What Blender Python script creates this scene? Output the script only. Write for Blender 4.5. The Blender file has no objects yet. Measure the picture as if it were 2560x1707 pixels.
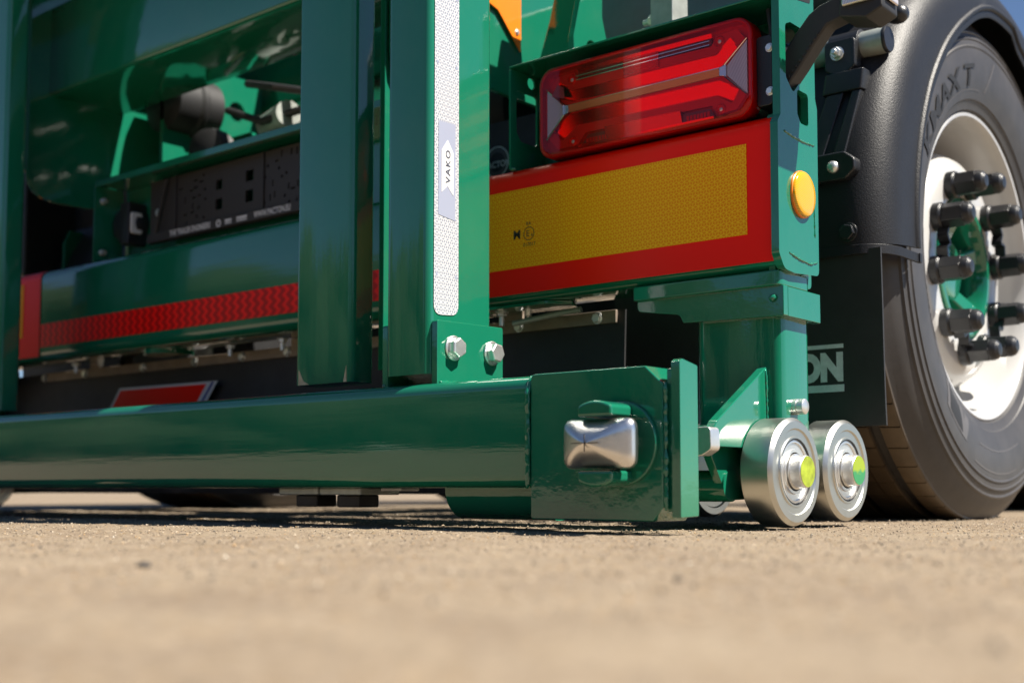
import bpy, bmesh, math, random
import numpy as np
from mathutils import Vector, Matrix
from mathutils.geometry import tessellate_polygon
random.seed(7)
R = math.radians
sc = bpy.context.scene
PI = math.pi

# ------------------------------------------------------------------ camera
cam_d = bpy.data.cameras.new('camera')
cam = bpy.data.objects.new('camera', cam_d)
sc.collection.objects.link(cam)
sc.camera = cam
CAM_PITCH, CAM_YAW = 4.1966, 39.7665
cam.location = (0.8147, -1.5597, 0.056)
cam.rotation_euler = (R(90 + CAM_PITCH), 0, R(CAM_YAW))
cam_d.sensor_width = 36
cam_d.lens = 43.3125
cam_d.shift_y = 0.05566
cam_d.clip_start = 0.02
cam_d.clip_end = 2000
cam_d.dof.use_dof = True
cam_d.dof.focus_distance = 1.74
cam_d.dof.aperture_fstop = 3.4
cam_d.dof.aperture_blades = 9

# ------------------------------------------------------------------ light
SUN_DIR = Vector((1.0, 0.30, 1.5)).normalized()          # towards the sun
SUN_EL = math.asin(SUN_DIR.z)
SUN_AZ = math.atan2(SUN_DIR.x, SUN_DIR.y)
world = bpy.data.worlds.new('World')
sc.world = world
world.use_nodes = True
wn = world.node_tree
bg = wn.nodes['Background']
sky = wn.nodes.new('ShaderNodeTexSky')
sky.sky_type = 'NISHITA'
sky.sun_disc = False
sky.sun_elevation = SUN_EL
sky.sun_rotation = SUN_AZ
sky.air_density = 0.7
sky.dust_density = 0.0
sky.ozone_density = 3.0
wn.links.new(sky.outputs[0], bg.inputs[0])
bg.inputs[1].default_value = 0.052
sun_d = bpy.data.lights.new('sun', 'SUN')
sun_d.energy = 5.0
sun_d.angle = R(0.53)
sun_d.color = (1.0, 0.93, 0.82)
sun = bpy.data.objects.new('sun', sun_d)
sc.collection.objects.link(sun)
sun.rotation_euler = SUN_DIR.to_track_quat('Z', 'Y').to_euler()

sc.view_settings.view_transform = 'Standard'
sc.view_settings.look = 'None'
sc.view_settings.exposure = 1.25
sc.view_settings.gamma = 1.0
sc.view_settings.use_curve_mapping = False
sc.render.engine = 'CYCLES'
sc.cycles.use_denoising = True
sc.cycles.max_bounces = 10
sc.cycles.transparent_max_bounces = 12
sc.cycles.sample_clamp_indirect = 6.0
sc.cycles.caustics_reflective = False
sc.cycles.caustics_refractive = False

# ------------------------------------------------------------------ node helpers
class NT:
    def __init__(self, name):
        self.m = bpy.data.materials.new(name)
        self.m.use_nodes = True
        self.t = self.m.node_tree
        self.n = self.t.nodes
        self.b = self.n['Principled BSDF']
        self.out = self.n['Material Output']
    def new(self, kind, **kw):
        nd = self.n.new(kind)
        for k, v in kw.items():
            setattr(nd, k, v)
        return nd
    def link(self, a, b):
        self.t.links.new(a, b)
    def put(self, sock, v):
        if isinstance(v, bpy.types.NodeSocket):
            self.link(v, sock)
        else:
            sock.default_value = v
    def math(self, op, a, b=None, c=None, clamp=False):
        nd = self.new('ShaderNodeMath', operation=op)
        nd.use_clamp = clamp
        self.put(nd.inputs[0], a)
        if b is not None: self.put(nd.inputs[1], b)
        if c is not None: self.put(nd.inputs[2], c)
        return nd.outputs[0]
    def coords(self, kind='Object'):
        return self.new('ShaderNodeTexCoord').outputs[kind]
    def sep(self, v):
        nd = self.new('ShaderNodeSeparateXYZ'); self.link(v, nd.inputs[0])
        return nd.outputs
    def noise(self, scale, detail=4, rough=0.5, vec=None, dist=0.0):
        nd = self.new('ShaderNodeTexNoise')
        nd.inputs['Scale'].default_value = scale
        nd.inputs['Detail'].default_value = detail
        nd.inputs['Roughness'].default_value = rough
        nd.inputs['Distortion'].default_value = dist
        self.link(vec if vec is not None else self.coords(), nd.inputs['Vector'])
        return nd.outputs['Fac']
    def ramp(self, fac, stops):
        nd = self.new('ShaderNodeValToRGB')
        e = nd.color_ramp.elements
        while len(e) < len(stops): e.new(0.5)
        for el, (p, c) in zip(e, stops):
            el.position = p
            el.color = (c, c, c, 1) if isinstance(c, (int, float)) else (*c, 1)
        self.link(fac, nd.inputs[0])
        return nd.outputs[0]
    def mix(self, fac, a, b, blend='MIX'):
        nd = self.new('ShaderNodeMix', data_type='RGBA', blend_type=blend)
        self.put(nd.inputs[0], fac)
        for s, v in ((nd.inputs[6], a), (nd.inputs[7], b)):
            if isinstance(v, bpy.types.NodeSocket): self.link(v, s)
            else: s.default_value = (*v, 1)
        return nd.outputs[2]
    def bump(self, h, strength, dist=0.001, normal=None):
        nd = self.new('ShaderNodeBump')
        nd.inputs['Strength'].default_value = strength
        nd.inputs['Distance'].default_value = dist
        self.link(h, nd.inputs['Height'])
        if normal is not None: self.link(normal, nd.inputs['Normal'])
        return nd.outputs[0]
    def set(self, **kw):
        names = dict(color='Base Color', rough='Roughness', metal='Metallic', coat='Coat Weight', coatr='Coat Roughness',
                     normal='Normal', coatn='Coat Normal', spec='Specular IOR Level', ior='IOR', trans='Transmission Weight',
                     alpha='Alpha', sub='Subsurface Weight', aniso='Anisotropic', sheen='Sheen Weight')
        for k, v in kw.items():
            s = self.b.inputs[names[k]]
            if isinstance(v, tuple) and len(v) == 3 and k == 'color': v = (*v, 1)
            self.put(s, v)
        return self

def simple(name, color, rough=0.5, metal=0.0, bump=None, vary=0.0, vscale=30, coat=0.0, rvary=0.0):
    t = NT(name)
    t.set(color=color, rough=rough, metal=metal, coat=coat, coatr=0.05)
    if vary:
        f = t.noise(vscale, 6, 0.6)
        dark = tuple(c * (1 - vary) for c in color); light = tuple(min(1, c * (1 + vary)) for c in color)
        t.set(color=t.mix(t.ramp(f, [(0.3, 0.0), (0.7, 1.0)]), dark, light))
    if rvary:
        f2 = t.noise(vscale * 2.3, 5, 0.65)
        t.set(rough=t.math('MULTIPLY_ADD', f2, rvary, rough - rvary / 2))
    if bump:
        t.set(normal=t.bump(t.noise(bump[0], 4, 0.55), bump[1], bump[2]))
    return t.m

# glossy sprayed paint: slight orange peel, dust, tiny inclusions
def paint(name, color, rough=0.07, peel=0.08, stretch=None, wave=0.10):
    t = NT(name)
    peel_h = t.noise(260, 2, 0.5)
    if stretch:
        mp = t.new('ShaderNodeMapping'); t.link(t.coords(), mp.inputs[0]); mp.inputs['Scale'].default_value = stretch
        wave_h = t.noise(1.0, 4, 0.55, mp.outputs[0])
    else:
        wave_h = t.noise(22, 3, 0.5)
    n1 = t.bump(wave_h, wave, 0.004)
    n2 = t.bump(peel_h, peel, 0.0005, n1)
    dust = t.ramp(t.noise(9, 8, 0.7), [(0.45, 0.0), (0.8, 1.0)])
    speck = t.ramp(t.noise(700, 1, 0.5), [(0.78, 0.0), (0.84, 1.0)])
    col = t.mix(t.math('MULTIPLY', dust, 0.035), color, (0.35, 0.33, 0.27))
    col = t.mix(t.math('MULTIPLY', speck, 0.14), col, (0.45, 0.46, 0.42))
    t.set(color=col, rough=t.math('MULTIPLY_ADD', dust, 0.12, rough), coat=0.7, coatr=0.02, normal=n2, coatn=n2, spec=0.5)
    return t.m

GREEN = (0.007, 0.150, 0.084)
M = {}
M['green'] = paint('green_paint', GREEN)
M['green_long'] = paint('green_paint_drawn_along', GREEN, stretch=(2.2, 45, 45), wave=0.07)
M['green_tall'] = paint('green_paint_drawn_up', GREEN, stretch=(50, 50, 3.0), wave=0.08)
M['rubber'] = simple('black_rubber', (0.018, 0.018, 0.019), 0.55, bump=(180, 0.25, 0.001), vary=0.3, vscale=14, rvary=0.15)
M['plastic'] = simple('black_plastic', (0.014, 0.015, 0.018), 0.34, bump=(520, 0.6, 0.0008), vary=0.2, vscale=8)
M['guard'] = simple('grained_black_guard_plastic', (0.011, 0.0115, 0.014), 0.46, bump=(420, 0.7, 0.0009), vary=0.2, vscale=8)
M['guard'].node_tree.nodes['Principled BSDF'].inputs['Specular IOR Level'].default_value = 0.32
M['holder'] = simple('holder_plastic', (0.03, 0.027, 0.027), 0.5, bump=(400, 0.2, 0.0005))
M['dark'] = simple('dark_steel', (0.008, 0.008, 0.009), 0.6, vary=0.3)
M['slate'] = simple('blue_grey_surface', (0.10, 0.14, 0.19), 0.55, vary=0.1)  # even blue-grey for the outrigger beam
M['zinc'] = simple('zinc_plating', (0.78, 0.78, 0.76), 0.34, 0.85, bump=(160, 0.12, 0.0008), vary=0.10, vscale=40, rvary=0.18)
M['galv'] = simple('galvanised_steel', (0.42, 0.45, 0.42), 0.42, 0.45, bump=(120, 0.15, 0.001), vary=0.22, vscale=26, rvary=0.25)
M['bar'] = simple('weathered_steel_bar', (0.30, 0.24, 0.19), 0.55, 0.35, bump=(90, 0.2, 0.001), vary=0.25, vscale=20)
M['black_bolt'] = simple('black_oxide_steel', (0.028, 0.027, 0.027), 0.45, 0.3, vary=0.3, vscale=60)
M['red'] = simple('red_film', (0.98, 0.008, 0.0), 0.34, coat=0.0, bump=(30, 0.06, 0.002))
M['red'].node_tree.nodes['Principled BSDF'].inputs['Specular IOR Level'].default_value = 0.2
M['white_paint'] = simple('white_wheel_paint', (0.47, 0.468, 0.458), 0.25, coat=0.3, vary=0.05, vscale=6)
M['print_black'] = simple('black_print', (0.02, 0.018, 0.01), 0.4)
M['print_white'] = simple('pale_print', (0.68, 0.70, 0.73), 0.5, vary=0.15, vscale=60)
M['orange'] = simple('orange_panel', (0.90, 0.20, 0.005), 0.35, coat=0.2)
M['yellow_mark'] = simple('yellow_paint_mark', (0.27, 0.34, 0.02), 0.5, vary=0.35, vscale=70)
M['blue_print'] = simple('blue_print', (0.03, 0.04, 0.25), 0.4)

# ------------------------------------------------------------------ rhombille (prismatic cube) pattern
def cube_pattern(t, u, v, cell, w_edge, w_spoke):
    """1 on the lines of a cube-corner retroreflector print, 0 inside; u, v are metres."""
    s3 = 1.7320508
    def lat(ou, ov):
        a = t.math('SUBTRACT', t.math('FLOORED_MODULO', t.math('ADD', u, ou), cell), cell / 2)
        b = t.math('SUBTRACT', t.math('FLOORED_MODULO', t.math('ADD', v, ov), cell * s3), cell * s3 / 2)
        l = t.math('ADD', t.math('MULTIPLY', a, a), t.math('MULTIPLY', b, b))
        return a, b, l
    a1, b1, l1 = lat(0, 0)
    a2, b2, l2 = lat(cell / 2, cell * s3 / 2)
    pick = t.math('LESS_THAN', l1, l2)
    def sel(p, q):
        return t.math('ADD', t.math('MULTIPLY', p, pick), t.math('MULTIPLY', q, t.math('SUBTRACT', 1.0, pick)))
    x, y = sel(a1, a2), sel(b1, b2)
    ax, ay = t.math('ABSOLUTE', x), t.math('ABSOLUTE', y)
    hexd = t.math('MAXIMUM', ax, t.math('ADD', t.math('MULTIPLY', ax, 0.5), t.math('MULTIPLY', ay, s3 / 2)))
    lines = t.math('GREATER_THAN', hexd, cell / 2 - w_edge)
    for ang in (90, 210, 330):
        c, s = math.cos(R(ang)), math.sin(R(ang))
        cr = t.math('ABSOLUTE', t.math('SUBTRACT', t.math('MULTIPLY', x, s), t.math('MULTIPLY', y, c)))
        dt = t.math('ADD', t.math('MULTIPLY', x, c), t.math('MULTIPLY', y, s))
        lines = t.math('MAXIMUM', lines, t.math('MULTIPLY', t.math('LESS_THAN', cr, w_spoke), t.math('GREATER_THAN', dt, 0.0)))
    return lines

def yellow_mat():
    t = NT('yellow_retroreflective')
    p = t.sep(t.coords())
    ln = cube_pattern(t, p[0], p[2], 0.0094, 0.00045, 0.00050)
    big = t.noise(6, 3, 0.5)
    base = t.mix(big, (0.88, 0.275, 0.0005), (0.95, 0.32, 0.001))
    t.set(color=t.mix(ln, base, (1.0, 0.56, 0.012)), rough=0.4, coat=0.0, spec=0.15, coatr=0.15,
          normal=t.bump(t.noise(45, 2, 0.5), 0.08, 0.002))
    return t.m
M['yellow'] = yellow_mat()

def tape_mat():
    t = NT('white_retroreflective_tape')
    p = t.sep(t.coords())
    ln = cube_pattern(t, p[1], p[2], 0.0090, 0.0006, 0.00065)
    t.set(color=t.mix(ln, (0.24, 0.26, 0.32), (0.60, 0.60, 0.60)), rough=0.35, coat=0.3, coatr=0.1)
    return t.m
M['tape'] = tape_mat()

def wave_red():
    t = NT('red_wavy_reflector')
    p = t.sep(t.coords())
    zz = t.math('MULTIPLY', t.math('SINE', t.math('MULTIPLY', p[2], 2 * PI / 0.019)), 0.0045)
    s = t.math('SINE', t.math('MULTIPLY', t.math('ADD', p[0], zz), 2 * PI / 0.026))
    f = t.ramp(t.math('MULTIPLY_ADD', s, 0.5, 0.5), [(0.25, 0.0), (0.75, 1.0)])
    t.set(color=t.mix(f, (0.50, 0.001, 0.001), (0.97, 0.006, 0.004)), rough=0.3, coat=0.12, coatr=0.1, spec=0.25)
    return t.m
M['wave_red'] = wave_red()

def sheet_lens(name, tint, gloss_rough=0.02, density=0.0):
    """thin coloured clear plastic: tinted transparency under a Fresnel reflection"""
    t = NT(name)
    t.n.remove(t.b)
    tr = t.new('ShaderNodeBsdfTransparent'); tr.inputs[0].default_value = (*tint, 1)
    gl = t.new('ShaderNodeBsdfGlossy'); gl.inputs['Roughness'].default_value = gloss_rough
    fr = t.new('ShaderNodeFresnel'); fr.inputs[0].default_value = 1.38
    mx = t.new('ShaderNodeMixShader')
    t.link(fr.outputs[0], mx.inputs[0]); t.link(tr.outputs[0], mx.inputs[1]); t.link(gl.outputs[0], mx.inputs[2])
    t.link(mx.outputs[0], t.out.inputs[0])
    return t.m
M['lens_red'] = sheet_lens('red_lens', (0.99, 0.80, 0.78))
M['lens_clear'] = sheet_lens('clear_lens', (0.92, 0.93, 0.95))
M['lamp_red'] = simple('lamp_red_light_guide', (0.97, 0.004, 0.003), 0.45, 0.6)
M['lamp_mid'] = simple('lamp_red_reflector', (0.80, 0.001, 0.003), 0.45, 0.6)
M['lamp_dark'] = simple('lamp_dark_bezel', (0.26, 0.002, 0.003), 0.3)
M['lamp_grey'] = simple('lamp_smoked_window', (0.42, 0.05, 0.06), 0.25)
M['chrome'] = simple('lamp_chrome', (0.85, 0.83, 0.82), 0.12, 1.0)
def amber_bar():
    t = NT('amber_light_bar')
    p = t.sep(t.coords())
    s = t.math('SINE', t.math('MULTIPLY', p[0], 2 * PI / 0.0026))
    s2 = t.math('SINE', t.math('MULTIPLY', p[2], 2 * PI / 0.0022))
    f = t.math('MULTIPLY_ADD', t.math('MULTIPLY', s, s2), 0.5, 0.5)
    t.set(color=t.mix(f, (0.62, 0.20, 0.08), (0.90, 0.42, 0.20)), rough=0.4, metal=0.4)
    return t.m
M['amber_bar'] = amber_bar()
def ribbed_clear():
    t = NT('ribbed_clear_reflector')
    p = t.sep(t.coords())
    s = t.math('MULTIPLY_ADD', t.math('SINE', t.math('MULTIPLY', t.math('ADD', p[0], t.math('MULTIPLY', p[2], 0.25)), 2 * PI / 0.0024)), 0.5, 0.5)
    t.set(color=t.mix(s, (0.55, 0.47, 0.44), (0.92, 0.86, 0.83)), rough=0.25, metal=0.6)
    return t.m
M['ribbed'] = ribbed_clear()
def prism_red():
    t = NT('red_prism_reflector')
    p = t.sep(t.coords())
    a = t.math('SINE', t.math('MULTIPLY', t.math('ADD', p[0], p[2]), 2 * PI / 0.0040))
    b = t.math('SINE', t.math('MULTIPLY', t.math('SUBTRACT', p[0], p[2]), 2 * PI / 0.0040))
    f = t.math('MULTIPLY_ADD', t.math('MULTIPLY', a, b), 0.5, 0.5)
    t.set(color=t.mix(f, (0.55, 0.002, 0.003), (0.97, 0.02, 0.015)), rough=0.25, metal=0.9)
    return t.m
M['prism_red'] = prism_red()
def amber_lens():
    t = NT('amber_reflex_lens')
    p = t.sep(t.coords())
    s = t.math('MULTIPLY_ADD', t.math('SINE', t.math('MULTIPLY', t.math('ADD', p[2], t.math('MULTIPLY', p[1], 0.15)), 2 * PI / 0.0026)), 0.5, 0.5)
    t.set(color=t.mix(s, (0.60, 0.27, 0.0), (0.82, 0.42, 0.002)), rough=0.15, coat=0.6, coatr=0.03)
    return t.m
M['amber'] = amber_lens()

def roller_metal():
    t = NT('turned_zinc_roller')
    p = t.sep(t.coords())
    ring = t.noise(1.0, 3, 0.6, vec=None)
    mp = t.new('ShaderNodeMapping'); t.link(t.coords(), mp.inputs[0]); mp.inputs['Scale'].default_value = (900, 14, 14)
    brush = t.noise(1.0, 3, 0.6, vec=mp.outputs[0])
    patch = t.noise(26, 6, 0.6)
    col = t.mix(patch, (0.50, 0.50, 0.46), (0.64, 0.635, 0.59))
    t.set(color=col, metal=1.0, rough=t.math('MULTIPLY_ADD', patch, 0.16, 0.26),
          normal=t.bump(brush, 0.05, 0.0003))
    return t.m
M['roller'] = roller_metal()

def tyre_mat():
    t = NT('tyre_rubber')
    dust = t.ramp(t.noise(12, 7, 0.65), [(0.35, 0.0), (0.75, 1.0)])
    p = t.sep(t.coords())
    rr = t.math('SQRT', t.math('ADD', t.math('MULTIPLY', p[1], p[1]), t.math('MULTIPLY', p[2], p[2])))
    tread = t.ramp(rr, [(0.4865, 0.0), (0.492, 1.0)])       # dust ground into the tread blocks
    side = t.mix(dust, (0.036, 0.0345, 0.0355), (0.060, 0.056, 0.055))
    trd = t.mix(dust, (0.055, 0.038, 0.022), (0.12, 0.085, 0.05))
    t.set(color=t.mix(tread, side, trd), rough=0.48, normal=t.bump(t.noise(220, 4, 0.6), 0.15, 0.0008))
    return t.m
M['tyre'] = tyre_mat()
M['tyre_letter'] = simple('tyre_lettering', (0.009, 0.009, 0.010), 0.6)
M['tyre_plate'] = simple('tyre_raised_plate', (0.085, 0.080, 0.080), 0.5)

def ground_mat():
    t = NT('sandy_concrete')
    o = t.coords()
    big = t.noise(0.9, 5, 0.55, o)
    mid = t.noise(14, 6, 0.6, o)
    fine = t.noise(320, 4, 0.6, o)
    vo = t.new('ShaderNodeTexVoronoi'); vo.inputs['Scale'].default_value = 230; t.link(o, vo.inputs['Vector'])
    grain = t.ramp(t.sep(vo.outputs['Color'])[0], [(0.0, (0.139, 0.101, 0.066)), (0.35, (0.195, 0.149, 0.102)), (0.62, (0.241, 0.189, 0.133)), (0.80, (0.287, 0.235, 0.177)), (0.9, (0.222, 0.146, 0.064)), (1.0, (0.079, 0.071, 0.069))])
    base = t.mix(t.ramp(big, [(0.3, 0.0), (0.7, 1.0)]), (0.167, 0.125, 0.086), (0.217, 0.170, 0.121))
    col = t.mix(0.8, base, grain)
    col = t.mix(t.math('MULTIPLY', t.ramp(mid, [(0.58, 0.0), (0.76, 1.0)]), 0.35), col, (0.079, 0.066, 0.059))
    vs = t.new('ShaderNodeTexVoronoi'); vs.inputs['Scale'].default_value = 7.0; vs.inputs['Randomness'].default_value = 1.0; t.link(o, vs.inputs['Vector'])
    spot = t.ramp(vs.outputs['Distance'], [(0.05, 1.0), (0.10, 0.0)])
    blot = t.noise(5.5, 5, 0.6, o)
    col = t.mix(t.math('MULTIPLY', t.ramp(blot, [(0.40, 0.0), (0.66, 1.0)]), 0.60), col, (0.250, 0.201, 0.143))
    col = t.mix(t.math('MULTIPLY', t.ramp(t.noise(9.0, 6, 0.65, o), [(0.48, 0.0), (0.72, 1.0)]), 0.50), col, (0.126, 0.092, 0.066))
    col = t.mix(t.math('MULTIPLY', spot, t.math('GREATER_THAN', t.sep(vs.outputs['Color'])[1], 0.55)), col, (0.035, 0.028, 0.027))
    h = t.math('ADD', t.math('MULTIPLY', vo.outputs['Distance'], -0.8), t.math('MULTIPLY', fine, 0.7))
    t.set(color=col, rough=0.85, spec=0.3, normal=t.bump(h, 0.6, 0.003))
    return t.m
M['ground'] = ground_mat()

# ------------------------------------------------------------------ mesh helpers
def rounded_rect(a0, a1, b0, b1, r, seg=5):
    pts = []
    for cx, cy, s in ((a1 - r, b1 - r, 0), (a0 + r, b1 - r, 90), (a0 + r, b0 + r, 180), (a1 - r, b0 + r, 270)):
        for i in range(seg + 1):
            a = R(s + 90 * i / seg)
            pts.append((cx + r * math.cos(a), cy + r * math.sin(a)))
    return pts

def circle(cx, cy, r, n=24, ph=0.0, ry=None):
    ry = r if ry is None else ry
    return [(cx + r * math.cos(ph + 2 * PI * i / n), cy + ry * math.sin(ph + 2 * PI * i / n)) for i in range(n)]

def round_poly(poly, rad, seg=4):
    """round the corners of a polygon; rad is a number or a list per corner"""
    out = []
    n = len(poly)
    for i, p in enumerate(poly):
        r = rad[i] if isinstance(rad, (list, tuple)) else rad
        if r <= 0: out.append(p); continue
        P, A, B = Vector(p), Vector(poly[i - 1]), Vector(poly[(i + 1) % n])
        da, db = (A - P), (B - P)
        la, lb = da.length, db.length
        da.normalize(); db.normalize()
        ang = da.angle(db)
        d = min(r / max(math.tan(ang / 2), 1e-3), la * 0.49, lb * 0.49)
        p0, p1 = P + da * d, P + db * d
        for k in range(seg + 1):
            t = k / seg
            q = p0 * (1 - t) ** 2 + P * 2 * t * (1 - t) + p1 * t ** 2
            out.append((q.x, q.y))
    return out

AX = {'X': lambda u, v, w: (w, u, v), 'Y': lambda u, v, w: (u, w, v), 'Z': lambda u, v, w: (u, v, w)}
def basis(d):
    d = Vector(d).normalized()
    a = Vector((0, 0, 1)) if abs(d.z) < 0.9 else Vector((1, 0, 0))
    u = d.cross(a).normalized()
    return u, d.cross(u).normalized(), d

class MB:
    def __init__(self):
        self.v = []; self.f = []
    def add(self, vs, fs):
        o = len(self.v)
        self.v += [tuple(p) for p in vs]
        self.f += [tuple(i + o for i in f) for f in fs]
        return self
    def box(self, x0, x1, y0, y1, z0, z1):
        vs = [(x, y, z) for x in (x0, x1) for y in (y0, y1) for z in (z0, z1)]
        return self.add(vs, [(0, 1, 3, 2), (4, 6, 7, 5), (0, 4, 5, 1), (2, 3, 7, 6), (0, 2, 6, 4), (1, 5, 7, 3)])
    def prism(self, poly, axis, w0, w1, holes=()):
        loops = [list(poly)] + [list(h) for h in holes]
        flat = [p for l in loops for p in l]
        n = len(flat); m = AX[axis]
        vs = [m(u, v, w0) for u, v in flat] + [m(u, v, w1) for u, v in flat]
        fs = []
        if holes:
            tri = tessellate_polygon([[Vector((u, v, 0)) for u, v in l] for l in loops])
            fs += [tuple(t) for t in tri] + [tuple(i + n for i in reversed(t)) for t in tri]
        else:
            fs += [tuple(range(n)), tuple(range(2 * n - 1, n - 1, -1))]
        o = 0
        for l in loops:
            k = len(l)
            for i in range(k):
                j = (i + 1) % k
                fs.append((o + i, o + j, n + o + j, n + o + i))
            o += k
        return self.add(vs, fs)
    def frustum(self, poly0, w0, poly1, w1, axis):
        n = len(poly0); m = AX[axis]
        vs = [m(u, v, w0) for u, v in poly0] + [m(u, v, w1) for u, v in poly1]
        fs = [tuple(range(n)), tuple(range(2 * n - 1, n - 1, -1))] + [(i, (i + 1) % n, n + (i + 1) % n, n + i) for i in range(n)]
        return self.add(vs, fs)
    def lathe(self, prof, c, d, n=48, closed=False, cap=True):
        """prof: list of (along, radius)"""
        u, v, d = basis(d); c = Vector(c)
        rings = []
        for a, r in prof:
            rings.append([c + d * a + (u * math.cos(2 * PI * i / n) + v * math.sin(2 * PI * i / n)) * r for i in range(n)])
        vs = [p for rg in rings for p in rg]
        fs = []
        k = len(prof)
        for j in range(k if closed else k - 1):
            j2 = (j + 1) % k
            for i in range(n):
                i2 = (i + 1) % n
                fs.append((j * n + i, j * n + i2, j2 * n + i2, j2 * n + i))
        if cap and not closed:
            fs.append(tuple(range(n))); fs.append(tuple((k - 1) * n + i for i in reversed(range(n))))
        return self.add(vs, fs)
    def cyl(self, p0, p1, r, n=24, r1=None):
        p0, p1 = Vector(p0), Vector(p1)
        return self.lathe([(0, r), ((p1 - p0).length, r if r1 is None else r1)], p0, p1 - p0, n)
    def tube(self, pts, r, n=12):
        pts = [Vector(p) for p in pts]
        rings = []; up = None
        for i, p in enumerate(pts):
            d = (pts[min(i + 1, len(pts) - 1)] - pts[max(i - 1, 0)]).normalized()
            if up is None: up = basis(d)[0]
            u = (up - d * up.dot(d)).normalized(); up = u
            w = d.cross(u)
            rr = r[i] if isinstance(r, (list, tuple)) else r
            rings.append([p + (u * math.cos(2 * PI * k / n) + w * math.sin(2 * PI * k / n)) * rr for k in range(n)])
        vs = [q for g in rings for q in g]; fs = []
        for j in range(len(rings) - 1):
            for k in range(n):
                k2 = (k + 1) % n
                fs.append((j * n + k, j * n + k2, (j + 1) * n + k2, (j + 1) * n + k))
        fs.append(tuple(range(n))); fs.append(tuple((len(rings) - 1) * n + k for k in reversed(range(n))))
        return self.add(vs, fs)
    def build(self, name, mat, parent=None, bevel=0.0, seg=2, angle=32, smooth=True, label=None):
        me = bpy.data.meshes.new(name)
        me.from_pydata(self.v, [], self.f)
        bm = bmesh.new(); bm.from_mesh(me)
        bmesh.ops.recalc_face_normals(bm, faces=bm.faces)
        bm.to_mesh(me); bm.free()
        if smooth:
            me.shade_smooth()
            me.set_sharp_from_angle(angle=R(angle))
        me.materials.append(M[mat] if isinstance(mat, str) else mat)
        o = bpy.data.objects.new(name, me)
        sc.collection.objects.link(o)
        if parent is not None: o.parent = parent
        if bevel:
            b = o.modifiers.new('bevel', 'BEVEL')
            b.width = bevel; b.segments = seg; b.limit_method = 'ANGLE'; b.angle_limit = R(40)
            b.harden_normals = True
        if label: o['label'] = label
        return o

def empty(name, loc=(0, 0, 0), parent=None):
    o = bpy.data.objects.new(name, None)
    sc.collection.objects.link(o)
    o.location = loc
    o.empty_display_size = 0.05
    if parent is not None: o.parent = parent
    return o

def copy_part(o, parent, loc=None):
    c = o.copy(); sc.collection.objects.link(c); c.parent = parent
    if loc is not None: c.location = loc
    return c

# bolt head with washer, axis d, base point p
def bolt(name, p, d, r, h, parent, mat='zinc', washer=True, label=None, stub=0.0):
    b = MB(); u, v, dd = basis(d); p = Vector(p)
    z = 0
    if washer:
        b.lathe([(0, r * 1.22), (h * 0.16, r * 1.22), (h * 0.22, r * 1.14)], p, dd, 28); z = h * 0.22
    ph = random.uniform(0, 1)
    ring = [(math.cos(ph + i * PI / 3), math.sin(ph + i * PI / 3)) for i in range(6)]
    vs = []
    for a, k in ((z, 1.0), (h * 0.88, 1.0), (h, 0.86)):
        vs += [p + dd * a + (u * c + v * s) * r * k for c, s in ring]
    fs = [tuple(range(6)), tuple(range(17, 11, -1))]
    for j in range(2):
        for i in range(6):
            fs.append((j * 6 + i, j * 6 + (i + 1) % 6, (j + 1) * 6 + (i + 1) % 6, (j + 1) * 6 + i))
    b.add(vs, fs)
    if stub: b.lathe([(h * 0.9, r * 0.5), (h + stub, r * 0.5), (h + stub + r * 0.1, r * 0.38)], p, dd, 16)
    return b.build(name, mat, parent, bevel=r * 0.06, seg=1, angle=25, label=label)

def text_obj(name, txt, size, mat, parent, mapf, offset=0.0, align='LEFT', shear=0.0, spacing=1.0, xscale=1.0, thick=0.0, fit=None, cuts=0):
    cu = bpy.data.curves.new(name, 'FONT')
    cu.body = txt; cu.size = size; cu.offset = offset; cu.align_x = align; cu.shear = shear; cu.space_character = spacing
    cu.resolution_u = 4
    tmp = bpy.data.objects.new(name, cu)
    sc.collection.objects.link(tmp)
    dg = bpy.context.evaluated_depsgraph_get()
    me = bpy.data.meshes.new_from_object(tmp.evaluated_get(dg))
    bpy.data.objects.remove(tmp); bpy.data.curves.remove(cu)
    if cuts:
        bm = bmesh.new(); bm.from_mesh(me)
        bmesh.ops.triangulate(bm, faces=bm.faces)
        for _ in range(cuts): bmesh.ops.subdivide_edges(bm, edges=bm.edges, cuts=1, use_grid_fill=True)
        bm.to_mesh(me); bm.free()
    if fit:
        x0_ = min(v.co.x for v in me.vertices); x1_ = max(v.co.x for v in me.vertices)
        xscale = fit / (x1_ - x0_)
        for v in me.vertices: v.co.x -= x0_
    for v in me.vertices:
        v.co = Vector(mapf(v.co.x * xscale, v.co.y))
    me.materials.clear(); me.materials.append(M[mat])
    me.name = name
    o = bpy.data.objects.new(name, me); sc.collection.objects.link(o)
    if parent is not None: o.parent = parent
    return o

# ================================================================== GROUND
def value_noise(X, Y, cell, seed):
    rs = np.random.RandomState(seed)
    g = rs.rand(257, 257)
    u, v = X / cell, Y / cell
    i, j = np.floor(u).astype(int), np.floor(v).astype(int)
    fu, fv = u - i, v - j
    fu, fv = fu * fu * (3 - 2 * fu), fv * fv * (3 - 2 * fv)
    i0, i1, j0, j1 = i % 256, (i + 1) % 256, j % 256, (j + 1) % 256
    return (g[i0, j0] * (1 - fu) + g[i1, j0] * fu) * (1 - fv) + (g[i0, j1] * (1 - fu) + g[i1, j1] * fu) * fv - 0.5

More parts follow.
